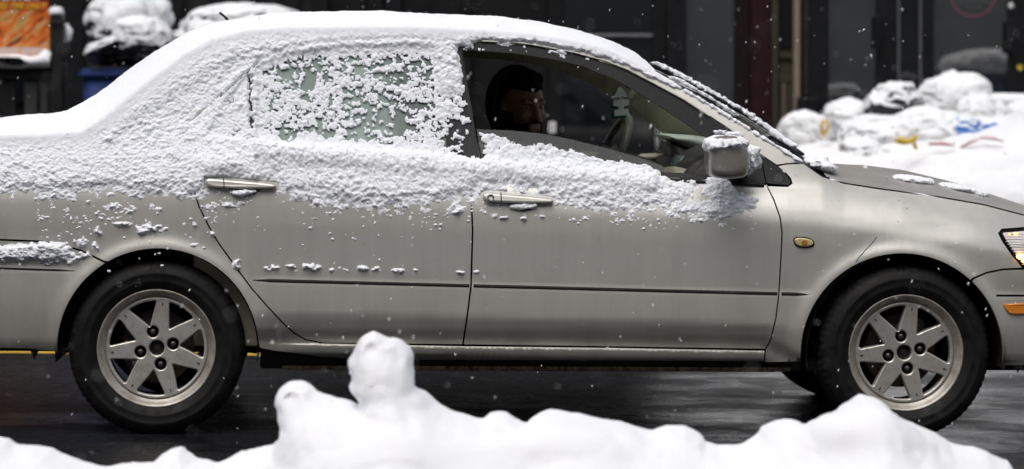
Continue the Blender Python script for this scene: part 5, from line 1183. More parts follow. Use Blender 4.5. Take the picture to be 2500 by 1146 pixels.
# ================================================================== the driver
def person():
    HC = car_world(cpt(1274, 267, 1.12)); root = empty('person', 'driver in a dark hooded top looking out of the open passenger window', 'person', (HC[0], HC[1], HC[2] - 0.75))
    O = np.array(root.location)
    az = math.radians(-58)        # facing: towards the camera and a little forwards
    f = np.array([math.cos(az), math.sin(az), -0.05]); f /= np.linalg.norm(f); rgt = np.cross(f, [0, 0, 1]); rgt /= np.linalg.norm(rgt); up = np.cross(rgt, f)
    h = 0.006; sc = 1.06
    lo = (-0.42, -0.34, -0.12); hi = (0.42, 0.34, 0.95)
    X, Y, Z = [q.astype(np.float32) for q in grid3(lo, hi, h)]
    hc = np.array([0, 0, 0.75])
    def loc(X, Y, Z):
        a = (X - hc[0]) / np.float32(sc); b = (Y - hc[1]) / np.float32(sc); c = (Z - hc[2]) / np.float32(sc)
        return a * f[0] + b * f[1] + c * f[2], a * rgt[0] + b * rgt[1] + c * rgt[2], a * up[0] + b * up[1] + c * up[2]
    A, B, C = loc(X, Y, Z)
    head = s_ell(A, B, C, (-0.012, 0, 0.035), (0.098, 0.076, 0.092))
    head = smin(head, s_ell(A, B, C, (0.025, 0, -0.03), (0.068, 0.062, 0.088)), 0.03)
    head = smin(head, s_ell(A, B, C, (0.050, 0, -0.088), (0.034, 0.036, 0.026)), 0.03)
    head = smin(head, s_cap(A, B, C, (0.086, -0.035, 0.030), (0.086, 0.035, 0.030), 0.010, 0.010), 0.016)
    for s in (-1, 1):
        head = np.maximum(head, -s_ell(A, B, C, (0.098, s * 0.031, 0.010), (0.020, 0.019, 0.012)))
        head = smin(head, s_ell(A, B, C, (0.074, s * 0.038, -0.020), (0.018, 0.018, 0.016)), 0.014)
        head = smin(head, s_ell(A, B, C, (-0.005, s * 0.079, -0.004), (0.016, 0.008, 0.030)), 0.006)
    head = smin(head, s_cap(A, B, C, (0.092, 0, 0.018), (0.112, 0, -0.026), 0.009, 0.013), 0.010)
    for s in (-1, 1): head = smin(head, s_ell(A, B, C, (0.100, s * 0.014, -0.030), (0.010, 0.009, 0.008)), 0.006)
    head = smin(head, s_cap(A, B, C, (0.090, -0.018, -0.056), (0.090, 0.018, -0.056), 0.0075, 0.0075), 0.006)
    head = smin(head, s_cap(A, B, C, (0.089, -0.015, -0.070), (0.089, 0.015, -0.070), 0.009, 0.009), 0.006)
    head = np.maximum(head, -s_cap(A, B, C, (0.104, -0.018, -0.0628), (0.104, 0.018, -0.0628), 0.004, 0.004))
    neck = s_cap(X, Y, Z, (-0.03, 0.02, 0.52), (-0.02, 0.01, 0.70), 0.062, 0.056)
    body = smin(head, neck, 0.03)
    torso = smin(s_cap(X, Y, Z, (-0.16, 0.02, 0.10), (-0.06, 0.03, 0.42), 0.14, 0.13), s_cap(X, Y, Z, (-0.07, -0.16, 0.45), (-0.07, 0.18, 0.45), 0.085, 0.085), 0.08)
    body = smin(body, torso, 0.05)
    arms = None
    hands = []
    for s in (-1, 1):
        sh = (-0.07, 0.02 + s * 0.19, 0.44); el = (0.06, 0.02 + s * 0.25, 0.20); wr_ = (0.26, 0.02 + s * 0.17, 0.16)
        a = smin(s_cap(X, Y, Z, sh, el, 0.06, 0.046), s_cap(X, Y, Z, el, wr_, 0.044, 0.03), 0.02); arms = a if arms is None else np.minimum(arms, a)
        pm = (0.32, 0.02 + s * 0.15, 0.16); hd = smin(s_ell(X, Y, Z, pm, (0.05, 0.042, 0.018)), s_cap(X, Y, Z, wr_, pm, 0.03, 0.024), 0.02)
        for q, (o_, l_) in enumerate(((-0.03, 0.055), (-0.010, 0.066), (0.010, 0.062), (0.029, 0.048))):
            b0 = (pm[0] + 0.04, pm[1] + o_, 0.165); b1 = (pm[0] + 0.04 + l_ * 0.55, pm[1] + o_ * 1.1, 0.165); b2 = (pm[0] + 0.04 + l_ * 0.85, pm[1] + o_ * 1.1, 0.14)
            hd = smin(hd, np.minimum(s_cap(X, Y, Z, b0, b1, 0.0095, 0.0088), s_cap(X, Y, Z, b1, b2, 0.0088, 0.0075)), 0.004)
        hd = smin(hd, s_cap(X, Y, Z, (pm[0] - 0.01, pm[1] - s * 0.035, 0.165), (pm[0] + 0.045, pm[1] - s * 0.06, 0.155), 0.012, 0.009), 0.006)
        hands.append(hd)
    body = smin(body, arms, 0.03)
    for hd in hands: body = smin(body, hd, 0.012)
    hips = s_cap(X, Y, Z, (-0.16, -0.09, 0.02), (-0.16, 0.13, 0.02), 0.12, 0.12)
    for s in (-1, 1): hips = smin(hips, s_cap(X, Y, Z, (-0.14, 0.02 + s * 0.1, 0.02), (0.32, 0.02 + s * 0.13, 0.06), 0.088, 0.066), 0.05)
    body = smin(body, hips, 0.05)
    V, Q = surface_nets(body, lo, h)
    sk = noisy(mat('skin', (0.26, 0.14, 0.09), 0.5), (0.32, 0.175, 0.115), (0.38, 0.215, 0.145), 40, 4)
    # lips a little redder
    link('body', fast_mesh('body', V, Q), sk, root, True)
    lip = np.minimum(s_cap(A, B, C, (0.0905, -0.019, -0.056), (0.0905, 0.019, -0.056), 0.0072, 0.0072), s_cap(A, B, C, (0.0905, -0.016, -0.070), (0.0905, 0.016, -0.070), 0.0088, 0.0088))
    lip = np.maximum(np.maximum(lip, body - 0.0012), -(body + 0.004)); lip = np.maximum(lip, -s_cap(A, B, C, (0.104, -0.018, -0.0628), (0.104, 0.018, -0.0628), 0.004, 0.004))
    V, Q = surface_nets(lip, lo, h); link('lips', fast_mesh('lips', V, Q), mat('lips', (0.20, 0.075, 0.06), 0.45), root, True)
    # hair: short, high on the head; beard along the jaw
    n = vnoise(X * 90, Y * 90, Z * 90, 4) * 0.004
    hair = s_ell(A, B, C, (-0.020, 0, 0.052), (0.104, 0.082, 0.098)) + n
    hair = smin(hair, s_ell(A, B, C, (0.035, 0, 0.112), (0.056, 0.056, 0.030)) + n, 0.02)
    hair = np.maximum(hair, -(C - 0.062 + 0.9 * np.maximum(0, 0.03 - A) * 1.1 - 0.25 * np.abs(B)))
    V, Q = surface_nets(hair, lo, h); link('hair', fast_mesh('hair', V, Q), mat('black_hair', (0.006, 0.005, 0.005), 0.8, spec=0.2), root, True)
    beard = np.abs(body + 0.001) - 0.0045 + 0.5 * n
    zone = np.minimum(np.maximum(C + 0.052 - 0.012 * (A < 0.05), -(A + 0.005)), 1)
    must = np.maximum(np.abs(C + 0.0455) - 0.006, np.abs(B) - 0.032)
    zone = np.minimum(np.where(C < -0.046, -0.01, 0.01) + np.where((np.abs(B) < 0.026) & (C > -0.082) & (A > 0.06), 0.02, 0), np.where((must < 0) & (A > 0.06), -0.01, 0.02))
    side = np.where((C < -0.005) & (A < 0.045) & (A > 0.0) & (C > -0.13), -0.01, 0.02)
    zone = np.minimum(zone, side); zone = np.where((C < -0.125) | (A < -0.005), 0.02, zone)
    beard = np.maximum(beard, zone)
    V, Q = surface_nets(beard, lo, h); link('beard', fast_mesh('beard', V, Q), mat('black_beard', (0.009, 0.007, 0.006), 0.8, spec=0.2), root, True)
    for s in (-1, 1):
        e = hc + sc * (f * 0.078 + rgt * s * 0.031 + up * 0.011)
        V, F = lathe([(0.0, -0.0125), (0.006, -0.0109), (0.0109, -0.006), (0.0125, 0), (0.0109, 0.006), (0, 0.0125)], 16, 'z'); link('eye', fast_mesh('eye', V + e, F), mat('eye_white', (0.36, 0.34, 0.32), 0.3), root, True)
        g = np.array([0, -1, 0.02]) * 0.7 + f * 0.3; g /= np.linalg.norm(g); V, F = lathe([(0.0, -0.0064), (0.0045, -0.0045), (0.0064, 0), (0.0045, 0.0045), (0, 0.0064)], 12, 'z'); link('iris', fast_mesh('iris', V + e + g * 0.0072, F), mat('dark_iris', (0.008, 0.006, 0.005), 0.2), root, True)
        b0 = hc + sc * (f * 0.096 + up * 0.033); V, F = tube([b0 + rgt * s * 0.012, b0 + rgt * s * 0.03 + up * 0.005 - f * 0.006, b0 + rgt * s * 0.05 - f * 0.022], [0.004, 0.0045, 0.002], 6); link('eyebrow', fast_mesh('eyebrow', V, F), mat('eyebrow', (0.007, 0.006, 0.005), 0.9, spec=0.1), root, True)
    # hooded top: shell over torso and arms, hood round the back of the head
    cl = smin(torso, arms, 0.04) - 0.022 + 0.006 * vnoise(X * 14, Y * 14, Z * 9, 5)
    hood = s_ell(A, B, C, (-0.045, 0, 0.020), (0.125, 0.106, 0.142)); hood = np.maximum(hood, -s_ell(A, B, C, (0.0, 0, 0.005), (0.125, 0.096, 0.126))); hood = np.maximum(hood, A + 0.03 - 0.1 * C)
    hood = smin(hood, np.maximum(s_cap(X, Y, Z, (-0.04, 0.02, 0.55), (-0.03, 0.01, 0.62), 0.115, 0.10), -s_cap(X, Y, Z, (-0.03, 0.02, 0.5), (0.0, -0.02, 0.75), 0.075, 0.085)), 0.03)
    cl = smin(cl, hood, 0.03); cl = np.maximum(cl, -(np.minimum(*hands) - 0.006))
    V, Q = surface_nets(cl, lo, h); link('hooded_top', fast_mesh('hooded_top', V, Q), noisy(mat('dark_olive_fleece', (0.05, 0.05, 0.04), 0.95, spec=0.1), (0.042, 0.042, 0.034), (0.06, 0.06, 0.048), 120, 3), root, True)
    V, Q = surface_nets(np.maximum(hips - 0.012, Z - 0.17), lo, h); link('trousers', fast_mesh('trousers', V, Q), mat('dark_denim', (0.012, 0.013, 0.018), 0.9), root, True)
    return root
person()

# ================================================================== snow clinging to the car
GX0, GY0, GS = -70.0, 40.0, 1.7
NX, NY = 1200, 392
gx = GX0 + GS * np.arange(NX); gy = GY0 + GS * np.arange(NY)
PX, PY = np.meshgrid(gx, gy, indexing='ij')
LOW = [(-70, 492), (0, 492), (60, 498), (150, 500), (240, 500), (300, 490), (400, 494), (470, 500), (520, 496), (560, 470), (680, 474), (720, 512), (800, 514), (900, 524), (1000, 520), (1100, 508), (1160, 492), (1240, 470), (1350, 500), (1380, 528), (1450, 532), (1520, 530), (1600, 530), (1690, 552), (1760, 560), (1835, 545), (1850, 540), (1862, 500), (1890, 440)]
TOPF = [(1120, 325), (1178, 328), (1200, 328), (1240, 340), (1262, 352), (1285, 360), (1310, 350), (1345, 352), (1370, 370), (1400, 366), (1440, 384), (1480, 392), (1540, 396), (1590, 408), (1618, 428), (1640, 446), (1720, 440), (1750, 428), (1775, 440), (1800, 470), (1850, 485)]
GUT = [(1118, 112), (1160, 104), (1190, 98), (1300, 104), (1400, 123), (1480, 144), (1534, 163), (1603, 196), (1670, 226), (1733, 259), (1800, 302), (1880, 352), (1950, 396)]
n25 = fbm(PX / 26, PY / 20, 0, 3, 5); n60 = fbm(PX / 90, PY / 50, 1.5, 3, 9); n8 = vnoise(PX / 7, PY / 6, 0, 14)
e_ = ip(PX, E_LINE); low = ip(PX, LOW) + 20 * n25 + 14 * n60 + 5 * n8; gut = ip(PX, GUT) + 4 * n25 + 3 * n8; topf = ip(PX, TOPF) + 4 * n8
left = PX < 1150
C = sstep(low + 20, low - 60, PY) * np.where(left, 1.0, 0.0)
Cf = sstep(low + 20, low - 62, PY) * (PY > topf) * (PX >= 1150) * sstep(1858, 1835, PX)
C = np.maximum(C, Cf)
# thin streaky patch below the mirror, bare patch beside it
bare = np.exp(-(((PX - 1706) / 22) ** 2 + ((PY - 478) / 22) ** 2)); C = C * (1 - 0.85 * bare)
C = C * (1 - sstep(1585, 1690, PX) * (0.10 - 0.25 * n60)); C = np.where((PX > 1150) & (PY < ip(PX, BELT) - 4) & (PY > 250), C * 0.66, C)
C = np.where((PX > 1790), C * 0.92, C)
# glass keeps less snow than the body
sr = sdpoly(PX, PY, glass_r); sq = sdpoly(PX, PY, glass_q)
gl = sstep(8, -22, sr); C = C * (1 - gl * (0.375 + 0.22 * n60)); C = C * (1 - sstep(6, -10, sq) * 0.34)
pil = sstep(0, -30, sdpoly(PX, PY, [(250, 330), (400, 230), (560, 140), (640, 120), (600, 180), (520, 300), (470, 345), (330, 360)])); C = C * (1 - 0.14 * pil); C = C * (1 - 0.12 * sstep(10, 0, np.abs(PY - ip(PX, FRAME_TOP_R) - 4)) * (PX > 620) * (PX < 1110))
for cx, cy, rx, ry, a in ((960, 190, 70, 26, 0.3), (1000, 160, 60, 18, 0.28), (800, 318, 130, 14, 0.35), (900, 300, 60, 26, 0.3), (975, 300, 40, 50, 0.35), (1130, 325, 44, 40, 0.62), (1155, 362, 26, 28, 0.9), (1140, 250, 26, 50, 0.45), (700, 345, 26, 14, 0.4)):
    C = C * (1 - a * np.exp(-(((PX - cx) / rx) ** 2 + ((PY - cy) / ry) ** 2)))
C = C * (1 - 0.42 * sstep(6, -14, sdpoly(PX, PY, [(1072, 225), (1148, 225), (1176, 388), (1078, 388)]))); C = C * (1 - 0.9 * sstep(8, -8, sdpoly(PX, PY, [(1128, 345), (1160, 300), (1182, 374), (1168, 384)])))
# dark seams where frames swallow the snow
C = np.where((np.abs(PX - 612 - (PY - 250) * 0.03) < 7) & (PY > 185) & (PY < 318), C * 0.12, C)
ds = np.abs((PY - 285) - (PX - 482) * (162 - 285) / (622 - 482)); trench = (ds < 3.2 + 2 * n25) & (PX > 470) & (PX < 632) & (vnoise(PX / 6, PY / 6, 0, 77) > -0.15)
C = np.where(left & (PX > 1122 + (PY - 118) * 0.205 - 12) & (PY > 112) & (PY < 392), C * sstep(1122 + 0, 1100, PX - (PY - 118) * 0.205) , C)
# scattered clumps lower down
def clump(cx, cy, rx, ry, a): return a * np.exp(-(((PX - cx) / rx) ** 2 + ((PY - cy) / ry) ** 2))
EX = 0 * PX
for q in ((370, 558, 38, 9, 1.0), (350, 566, 14, 9, 0.9), (286, 580, 12, 6, 0.8), (243, 565, 14, 10, 1.0), (300, 548, 24, 7, 0.75), (238, 600, 12, 12, 0.95), (196, 590, 18, 12, 0.8), (205, 622, 14, 10, 0.9), (183, 632, 10, 8, 0.9), (480, 600, 14, 6, 0.9), (500, 606, 6, 4, 0.8), (264, 505, 40, 10, 0.5), (330, 515, 50, 9, 0.55), (390, 515, 40, 10, 0.5), (420, 525, 20, 6, 0.5), (560, 500, 60, 9, 0.5), (578, 646, 11, 12, 1.1), (500, 535, 8, 6, 0.8), (522, 570, 7, 6, 0.8), (533, 590, 6, 8, 0.7), (475, 548, 6, 5, 0.7), (448, 548, 6, 5, 0.7),
          (668, 655, 22, 7, 0.9), (705, 650, 18, 4, 0.75), (757, 653, 32, 8, 1.05), (720, 662, 8, 4, 0.7), (812, 660, 10, 6, 0.8), (835, 655, 9, 6, 0.85), (856, 661, 10, 5, 0.85), (885, 656, 16, 6, 0.85), (918, 658, 12, 6, 0.8), (972, 662, 16, 6, 1.0), (1010, 660, 14, 5, 0.75), (1121, 666, 12, 4, 0.9), (1163, 664, 8, 4, 0.8), (1160, 678, 4, 4, 0.6), (684, 610, 4, 5, 0.8), (770, 533, 9, 3, 0.7), (1120, 517, 20, 8, 0.8), (1075, 520, 20, 6, 0.5), (1180, 520, 16, 10, 0.5), (1205, 528, 10, 6, 0.8), (1230, 532, 12, 4, 0.7), (1280, 534, 10, 5, 0.8), (1325, 530, 10, 5, 0.7), (1518, 540, 5, 3, 0.7), (1607, 536, 5, 4, 0.8), (1710, 540, 7, 4, 0.9)):
    EX = np.maximum(EX, clump(*q))
EX = EX * (0.85 + 0.9 * n8 + 0.5 * n25)
C = np.maximum(C, np.where(EX > 0.3, np.minimum(EX * 1.25, 1), 0))
# ledge on the bumper
led = sstep(590, 603, PY + 5 * n25 + 3 * n8) * sstep(648, 628, PY + 12 * n25 + 5 * n8) * sstep(196, 150, PX + 22 * n25 + 8 * n8) * (PX < 215)
C = np.maximum(C, led)
for hp in ([(498, 434), (545, 432), (680, 445), (680, 464), (640, 466), (600, 486), (570, 484), (550, 464), (498, 462)], [(1174, 468), (1225, 466), (1358, 482), (1358, 500), (1325, 502), (1290, 520), (1255, 517), (1230, 499), (1174, 494)]):
    C = np.where(inpoly(PX, PY, hp), 0, C)
gapm = np.abs(PX - np.interp(PY, [p[1] for p in GAP_R[2:]], [p[0] for p in GAP_R[2:]])); C = np.where((gapm < 4) & (PY > 470) & (PY < 700) & (EX < 0.5), C * 0.3, C)
C = np.where((PY < gut) & (PX > 1118), 1.0, C); C = np.where((PX > 1118) & (PX < 1172) & (PY > 112) & (PY < 318) & (PX > 1116 + (PY - 112) * 0.2), 0, C)
# few crumbs on the black frame under the gutter
fr_ = np.where((PX > 1130) & (PX < 1470) & (PY > gut) & (PY < ip(PX, GUT) + 24), 0.62 * sstep(1470, 1400, PX) * (0.6 + 1.1 * n25), 0); C = np.maximum(C, fr_)

HM = np.zeros((NX, NY))
def splat(cx, cy, r, h, asp=1.0):
    for x, y, R, hh in zip(cx, cy, r, h):
        i0 = max(0, int((x - R - GX0) / GS)); i1 = min(NX, int((x + R - GX0) / GS) + 2); j0 = max(0, int((y - R * asp - GY0) / GS)); j1 = min(NY, int((y + R * asp - GY0) / GS) + 2)
        if i1 <= i0 or j1 <= j0: continue
        d = ((PX[i0:i1, j0:j1] - x) / R) ** 2 + ((PY[i0:i1, j0:j1] - y) / (R * asp)) ** 2
        v = hh * np.maximum(0, 1 - d) ** 0.75; np.maximum(HM[i0:i1, j0:j1], v, out=HM[i0:i1, j0:j1])
def sample(A, x, y):
    i = np.clip((x - GX0) / GS, 0, NX - 1.001); j = np.clip((y - GY0) / GS, 0, NY - 1.001); a = i.astype(int); b = j.astype(int); fa = i - a; fb_ = j - b
    return A[a, b] * (1 - fa) * (1 - fb_) + A[a + 1, b] * fa * (1 - fb_) + A[a, b + 1] * (1 - fa) * fb_ + A[a + 1, b + 1] * fa * fb_
def scatter(n, r0, r1, hf, bias, asp, pw=1.0):
    x = RNG.uniform(GX0, GX0 + GS * NX, n); y = RNG.uniform(GY0, GY0 + GS * NY, n)
    c = sample(C, x, y) + 0.30 * sample(n25, x, y); k = RNG.uniform(0, 1, n) < np.clip((c - bias) / (1 - bias), 0, 1) ** pw; k &= sample(C, x, y) > 0.08
    x = x[k]; y = y[k]; r = RNG.uniform(r0, r1, len(x)) * (0.72 + 0.4 * np.clip(c[k], 0, 1)); splat(x, y, r, r * S * hf, asp)
# flake clusters: small grains gathered into clumps a few centimetres across
n14 = fbm(PX / 15, PY / 9, 3.0, 2, 61); n6 = fbm(PX / 6.0, PY / 5.0, 7.0, 2, 63)
Cs = C + (0.46 * n14 + 0.16 * n6) * np.clip(1.55 - C, 0.45, 1)
clus = 0.0095 * (1 - 0.45 * gl) * sstep(0.40, 1.2, Cs) * (0.75 + 0.5 * n25) * (1 + 0.5 * n60)
def grains(n, r0, r1, lo_, hi_, asp, zf):
    x = RNG.uniform(GX0, GX0 + GS * NX, n); y = RNG.uniform(GY0, GY0 + GS * NY, n)
    c = sample(Cs, x, y); k = (RNG.uniform(0, 1, n) < sstep(lo_, hi_, c)) & (sample(C, x, y) > 0.08)
    x = x[k]; y = y[k]; m_ = len(x); r = r0 + (r1 - r0) * RNG.uniform(0, 1, m_) ** 2; r = r * (1 - 0.34 * sample(gl, x, y))
    z0 = sample(clus, x, y) * RNG.uniform(zf, 1.0, m_); hh = r * S * RNG.uniform(0.4, 0.75, m_)
    for X_, Y_, R, h_, z_ in zip(x, y, r, hh, z0):
        i0 = max(0, int((X_ - R - GX0) / GS)); i1 = min(NX, int((X_ + R - GX0) / GS) + 2); j0 = max(0, int((Y_ - R * asp - GY0) / GS)); j1 = min(NY, int((Y_ + R * asp - GY0) / GS) + 2)
        if i1 <= i0 or j1 <= j0: continue
        d = ((PX[i0:i1, j0:j1] - X_) / R) ** 2 + ((PY[i0:i1, j0:j1] - Y_) / (R * asp)) ** 2
        v = np.where(d < 1, z_ + h_ * np.sqrt(np.maximum(0, 1 - d)), 0); np.maximum(HM[i0:i1, j0:j1], v, out=HM[i0:i1, j0:j1])
grains(20000, 4.0, 9.0, 0.50, 1.0, 0.75, 0.15)
grains(80000, 2.4, 4.6, 0.38, 0.85, 0.95, 0.35)
grains(80000, 1.8, 2.7, 0.28, 0.7, 1.0, 0.35)
HM = sample(HM, PX + 3.2 * vnoise(PX / 5.5, PY / 5.5, 0, 71) + 1.5 * vnoise(PX / 2.6, PY / 2.6, 0, 72), PY + 2.6 * vnoise(PX / 5.5, PY / 5.5, 0, 73) + 1.4 * vnoise(PX / 2.6, PY / 2.6, 0, 74))
# loose crumbs thrown below the edge
n_ = 900; cx = np.concatenate([RNG.uniform(90, 530, 560), RNG.uniform(530, 1850, 340)]); cy = ip(cx, LOW) + RNG.exponential(26, n_) + 4; r_ = RNG.uniform(1.4, 3.2, n_) * RNG.uniform(0.5, 1.25, n_) * np.where(sample(n25, cx, cy) > -0.05, 1.15, 0.0) + 0.01
H0 = HM.copy(); HM[:] = 0; splat(cx, cy, r_, r_ * S * 0.9, 0.85); H2 = HM.copy(); HM = np.maximum(H0, H2)
crumb = (C <= 0.05) & (H2 > 0)
# continuous blanket underneath: smooth on top of the car, thinner down the flanks
band = np.interp(PX, [-70, 150, 350, 620, 1100, 1180, 1600, 1960], [70, 78, 86, 62, 50, 20, 18, 12])
dE = PY - e_
perp = np.where((PX > 190) & (PX < 560), 0.78, 1.0)
smooth = np.clip(1 - dE * perp / (band * 1.15), 0, 1) ** 1.3
ragged = np.where(PX > 1110, sstep(gut + 3, gut - 4, PY), 1.0)
base = 0.012 * smooth * ragged * np.interp(PX, [1440, 1540, 1650], [1, 0.6, 0.3])
bl = np.maximum(0, C - 0.80) / 0.2; thick_mid = 0.006 * np.clip(bl, 0, 1) * np.where(left, 1, 0.8)
mound = 0.020 * np.exp(-((PY - (ip(PX, BELT) + 16)) / 24) ** 2) * ((PX > 620) & (PX < 1612)) * sstep(1615, 1590, PX) * np.clip(C * 1.4, 0, 1) + 0.016 * np.exp(-(((PX - 540) / 60) ** 2 + ((PY - 405) / 26) ** 2))
ledge_t = 0.010 * led * (0.7 + 0.8 * n25)
lump = 1 - 0.85 * sstep(0.25, 0.95, smooth)
TH = base + (thick_mid + mound + ledge_t) * (C > 0.55) + HM * lump
TH += 0.0018 * vnoise(PX / 3.6, PY / 3.2, 0, 31) * (TH > 0.003) * lump + 0.0014 * vnoise(PX / 1.9, PY / 1.9, 0, 33) * (TH > 0.002) * (0.25 + lump)
TH = np.where((C <= 0.05) & (base < 0.002) & ~crumb, 0, TH); TH = np.where(crumb & (base < 0.002), H2, TH)
TH[trench] = 0
TH[(PX > 1120) & (PX < 1175) & (PY > gut + 26) & (PY < 318) & inpoly(PX, PY, open_f)] = 0
TH[inpoly(PX, PY, open_f) & (PY < ip(PX, TOPF) - 6)] = 0

def car_snow():
    cols = np.concatenate([np.arange(-64, 1905, 1.9), np.arange(1905, 1962, 3.0)]); ns = 330
    E0 = ip(cols, E_LINE); bot = np.interp(cols, [-64, 200, 520, 640, 1200, 1260, 1890, 1962], [690, 690, 690, 690, 690, 560, 560, 470])
    v = np.linspace(0, 1, ns); PXc = np.repeat(cols[:, None], ns, 1); PYc = bot[:, None] + (E0 - bot)[:, None] * v[None, :]
    PS = side_pts(PXc, PYc); TS = sample(TH, PXc, PYc)
    # across the roof
    un = np.concatenate([np.linspace(0, 0.35, 46)[1:], np.linspace(0.35, 2.0, 42)[1:]])
    xs = PS[:, -1, 0]; X2, U2 = np.meshgrid(xs, un, indexing='ij'); PR = loft_pt(X2, U2)
    wd = np.interp(cols, [-64, 1440, 1500, 1560, 1610, 1700, 1962], [3, 3, 1.9, 0.9, 0.12, 0.06, 0.04])[:, None]
    tr = (0.012 + 0.040 * sstep(0, 0.6, U2) ** 0.8) * (1 + 0.12 * fbm(X2 * 7, U2 * 4, 0, 3, 40))
    # the sloped rear window and boot carry a little more
    tr = tr * np.interp(cols, [-64, 150, 220, 520, 700, 1300, 1450, 1600, 1700, 1962], [1.05, 1.1, 0.95, 0.8, 1.0, 0.98, 0.75, 0.42, 0.25, 0.2])[:, None]
    te = TS[:, -1:] ; w0 = sstep(0, 0.10, U2); tr = te * (1 - w0) + tr * w0
    tr = tr * sstep(wd * 1.0, wd * 0.55, U2 + 0.02 * fbm(X2 * 25, U2 * 10, 0, 2, 44)) + 0.0010 * vnoise(PR[..., 0] * 150, PR[..., 1] * 150, PR[..., 2] * 150, 45) + 0.004 * fbm(PR[..., 0] * 14, PR[..., 1] * 14, 0, 3, 46)
    tr = np.where(U2 > wd, -0.002, tr)
    # far flank: simple blanket down to the far belt
    wf = np.linspace(0.04, 1, 14); fy = E0[:, None] + (np.minimum(ip(cols, BELT) + 60, 520) - E0)[:, None] * wf[None, :]; PF = side_pts(np.repeat(cols[:, None], 14, 1), fy); PF[..., 1] = WID - PF[..., 1]
    tf_ = np.where(cols[:, None] < 1050, 0.022 * (1 - 0.8 * wf)[None, :] + 0 * PF[..., 0], -0.003)
    P = np.concatenate([PS, PR, PF], 1); T = np.concatenate([TS, tr, tf_], 1)
    du = np.gradient(P, axis=0); dv = np.gradient(P, axis=1); N = np.cross(dv, du); N /= np.linalg.norm(N, axis=-1)[..., None] + 1e-12
    # smooth the normals so the layer rounds over the edge
    for _ in range(6):
        N[:, 1:-1] = (N[:, :-2] + 2 * N[:, 1:-1] + N[:, 2:]) / 4; N[1:-1] = (N[:-2] + 2 * N[1:-1] + N[2:]) / 4
    N /= np.linalg.norm(N, axis=-1)[..., None] + 1e-12
    c = np.array([0.6, WID / 2, 0.5]); sgn = np.sign(np.sum(N * (P - c), -1).mean()); N *= sgn
    # lumps sag outwards and slightly up like settled flakes
    Q = P + N * np.where(T > 0, T, -0.004)[..., None]
    nu, nv = T.shape; ok = T > 0.0008; m = ok[:-1, :-1] | ok[1:, :-1] | ok[:-1, 1:] | ok[1:, 1:]
    F = grid_faces(nu, nv, m); V, F = compact(Q.reshape(-1, 3), F)
    if sgn < 0: F = F[:, ::-1]
    V = car_world(V)
    o = link('snow_on_car', fast_mesh('snow_on_car', V, F), M_SNOWCAR, None, True)
    tag(o, 'fresh crusty snow blanket clinging to the sedan roof, windows and doors', 'snow', None, 'stuff')
    return len(F)
print('snow faces', car_snow())

def small_snow(name, label, items, h, k=0.02, amp=0.006, ns=30, fine=0.003, seed=0, frame='car', pad=0.03):
    if frame == 'car': it = [(tuple(car_world(np.array(c))), r) for c, r in items]
    else: it = items
    lo = np.min([np.array(c) - np.array(r) for c, r in it], 0) - pad; hi = np.max([np.array(c) + np.array(r) for c, r in it], 0) + pad
    X, Y, Z = grid3(lo, hi, h); F = blob_sdf(X, Y, Z, it, k) + amp * fbm(X * ns, Y * ns, Z * ns, 3, seed) + fine * vnoise(X * 160, Y * 160, Z * 160, seed + 2)
    V, Q = surface_nets(F, lo, h); o = link(name, fast_mesh(name, V, Q), M_SNOWCAR, None, True)
    return tag(o, label, 'snow', None, 'stuff')
cp = lambda px, py, y, rx, ry, rz: (tuple(cpt(px, py, y)), (rx, ry, rz))
small_snow('snow_patch', 'cap of snow on top of the near door mirror', [cp(1768, 347, -0.09, 0.064, 0.092, 0.022), cp(1745, 354, -0.09, 0.034, 0.092, 0.022), cp(1795, 354, -0.09, 0.042, 0.09, 0.024), cp(1734, 364, -0.09, 0.014, 0.088, 0.014)], 0.0036, 0.02, 0.004, 45, 0.0018, seed=2)
small_snow('snow_patch', 'snow packed between the near door mirror and its black foot', [cp(1834, 392, 0.0, 0.016, 0.05, 0.045), cp(1842, 372, 0.02, 0.02, 0.04, 0.02), cp(1826, 412, 0.0, 0.012, 0.04, 0.025), cp(1790, 330, 0.03, 0.03, 0.02, 0.012), cp(1760, 326, 0.05, 0.02, 0.015, 0.010), cp(1850, 396, 0.03, 0.014, 0.02, 0.02)], 0.0042, 0.012, 0.010, 45, seed=4)
small_snow('snow_patch', 'fluffy snow clump at the windscreen corner on the cowl', [cp(1995, 404, 0.25, 0.035, 0.06, 0.016), cp(2018, 409, 0.25, 0.03, 0.06, 0.016), cp(2034, 413, 0.28, 0.016, 0.05, 0.012), cp(1975, 395, 0.28, 0.02, 0.05, 0.012), cp(1990, 388, 0.5, 0.04, 0.2, 0.012)], 0.0045, 0.012, 0.006, 40, seed=6)
def hood_pt(px, u):
    x = xl(px)
    for _ in range(4):
        p = loft_pt(np.array([x]), np.array([u]))[0]; w = car_world(p); q = 1250 + w[0] / S * D / (D + w[1]); x += (px - q) * S
    return loft_pt(np.array([x]), np.array([u]))[0]
hp_ = lambda px, u, rx, ry, rz: (tuple(hood_pt(px, u)), (rx, ry, rz))
small_snow('snow_patch', 'longer flat snow patch lying on the bonnet', [hp_(2192 + 9 * i, 0.34 + 0.03 * math.sin(i * 1.7), 0.022, 0.05, 0.010) for i in range(9)], 0.0042, 0.012, 0.004, 45, seed=8)
small_snow('snow_patch', 'thin snow patch farther along the bonnet, near its front', [hp_(2305 + 11 * i, 0.36 + 0.03 * math.sin(i * 2.1), 0.024, 0.05, 0.008) for i in range(9)], 0.0042, 0.012, 0.004, 45, seed=9)
small_snow('snow_patch', 'tiny snow crumb on the bonnet near the windscreen', [hp_(2112, 0.7, 0.010, 0.012, 0.008)], 0.003, 0.01, 0.003, 60, seed=10)
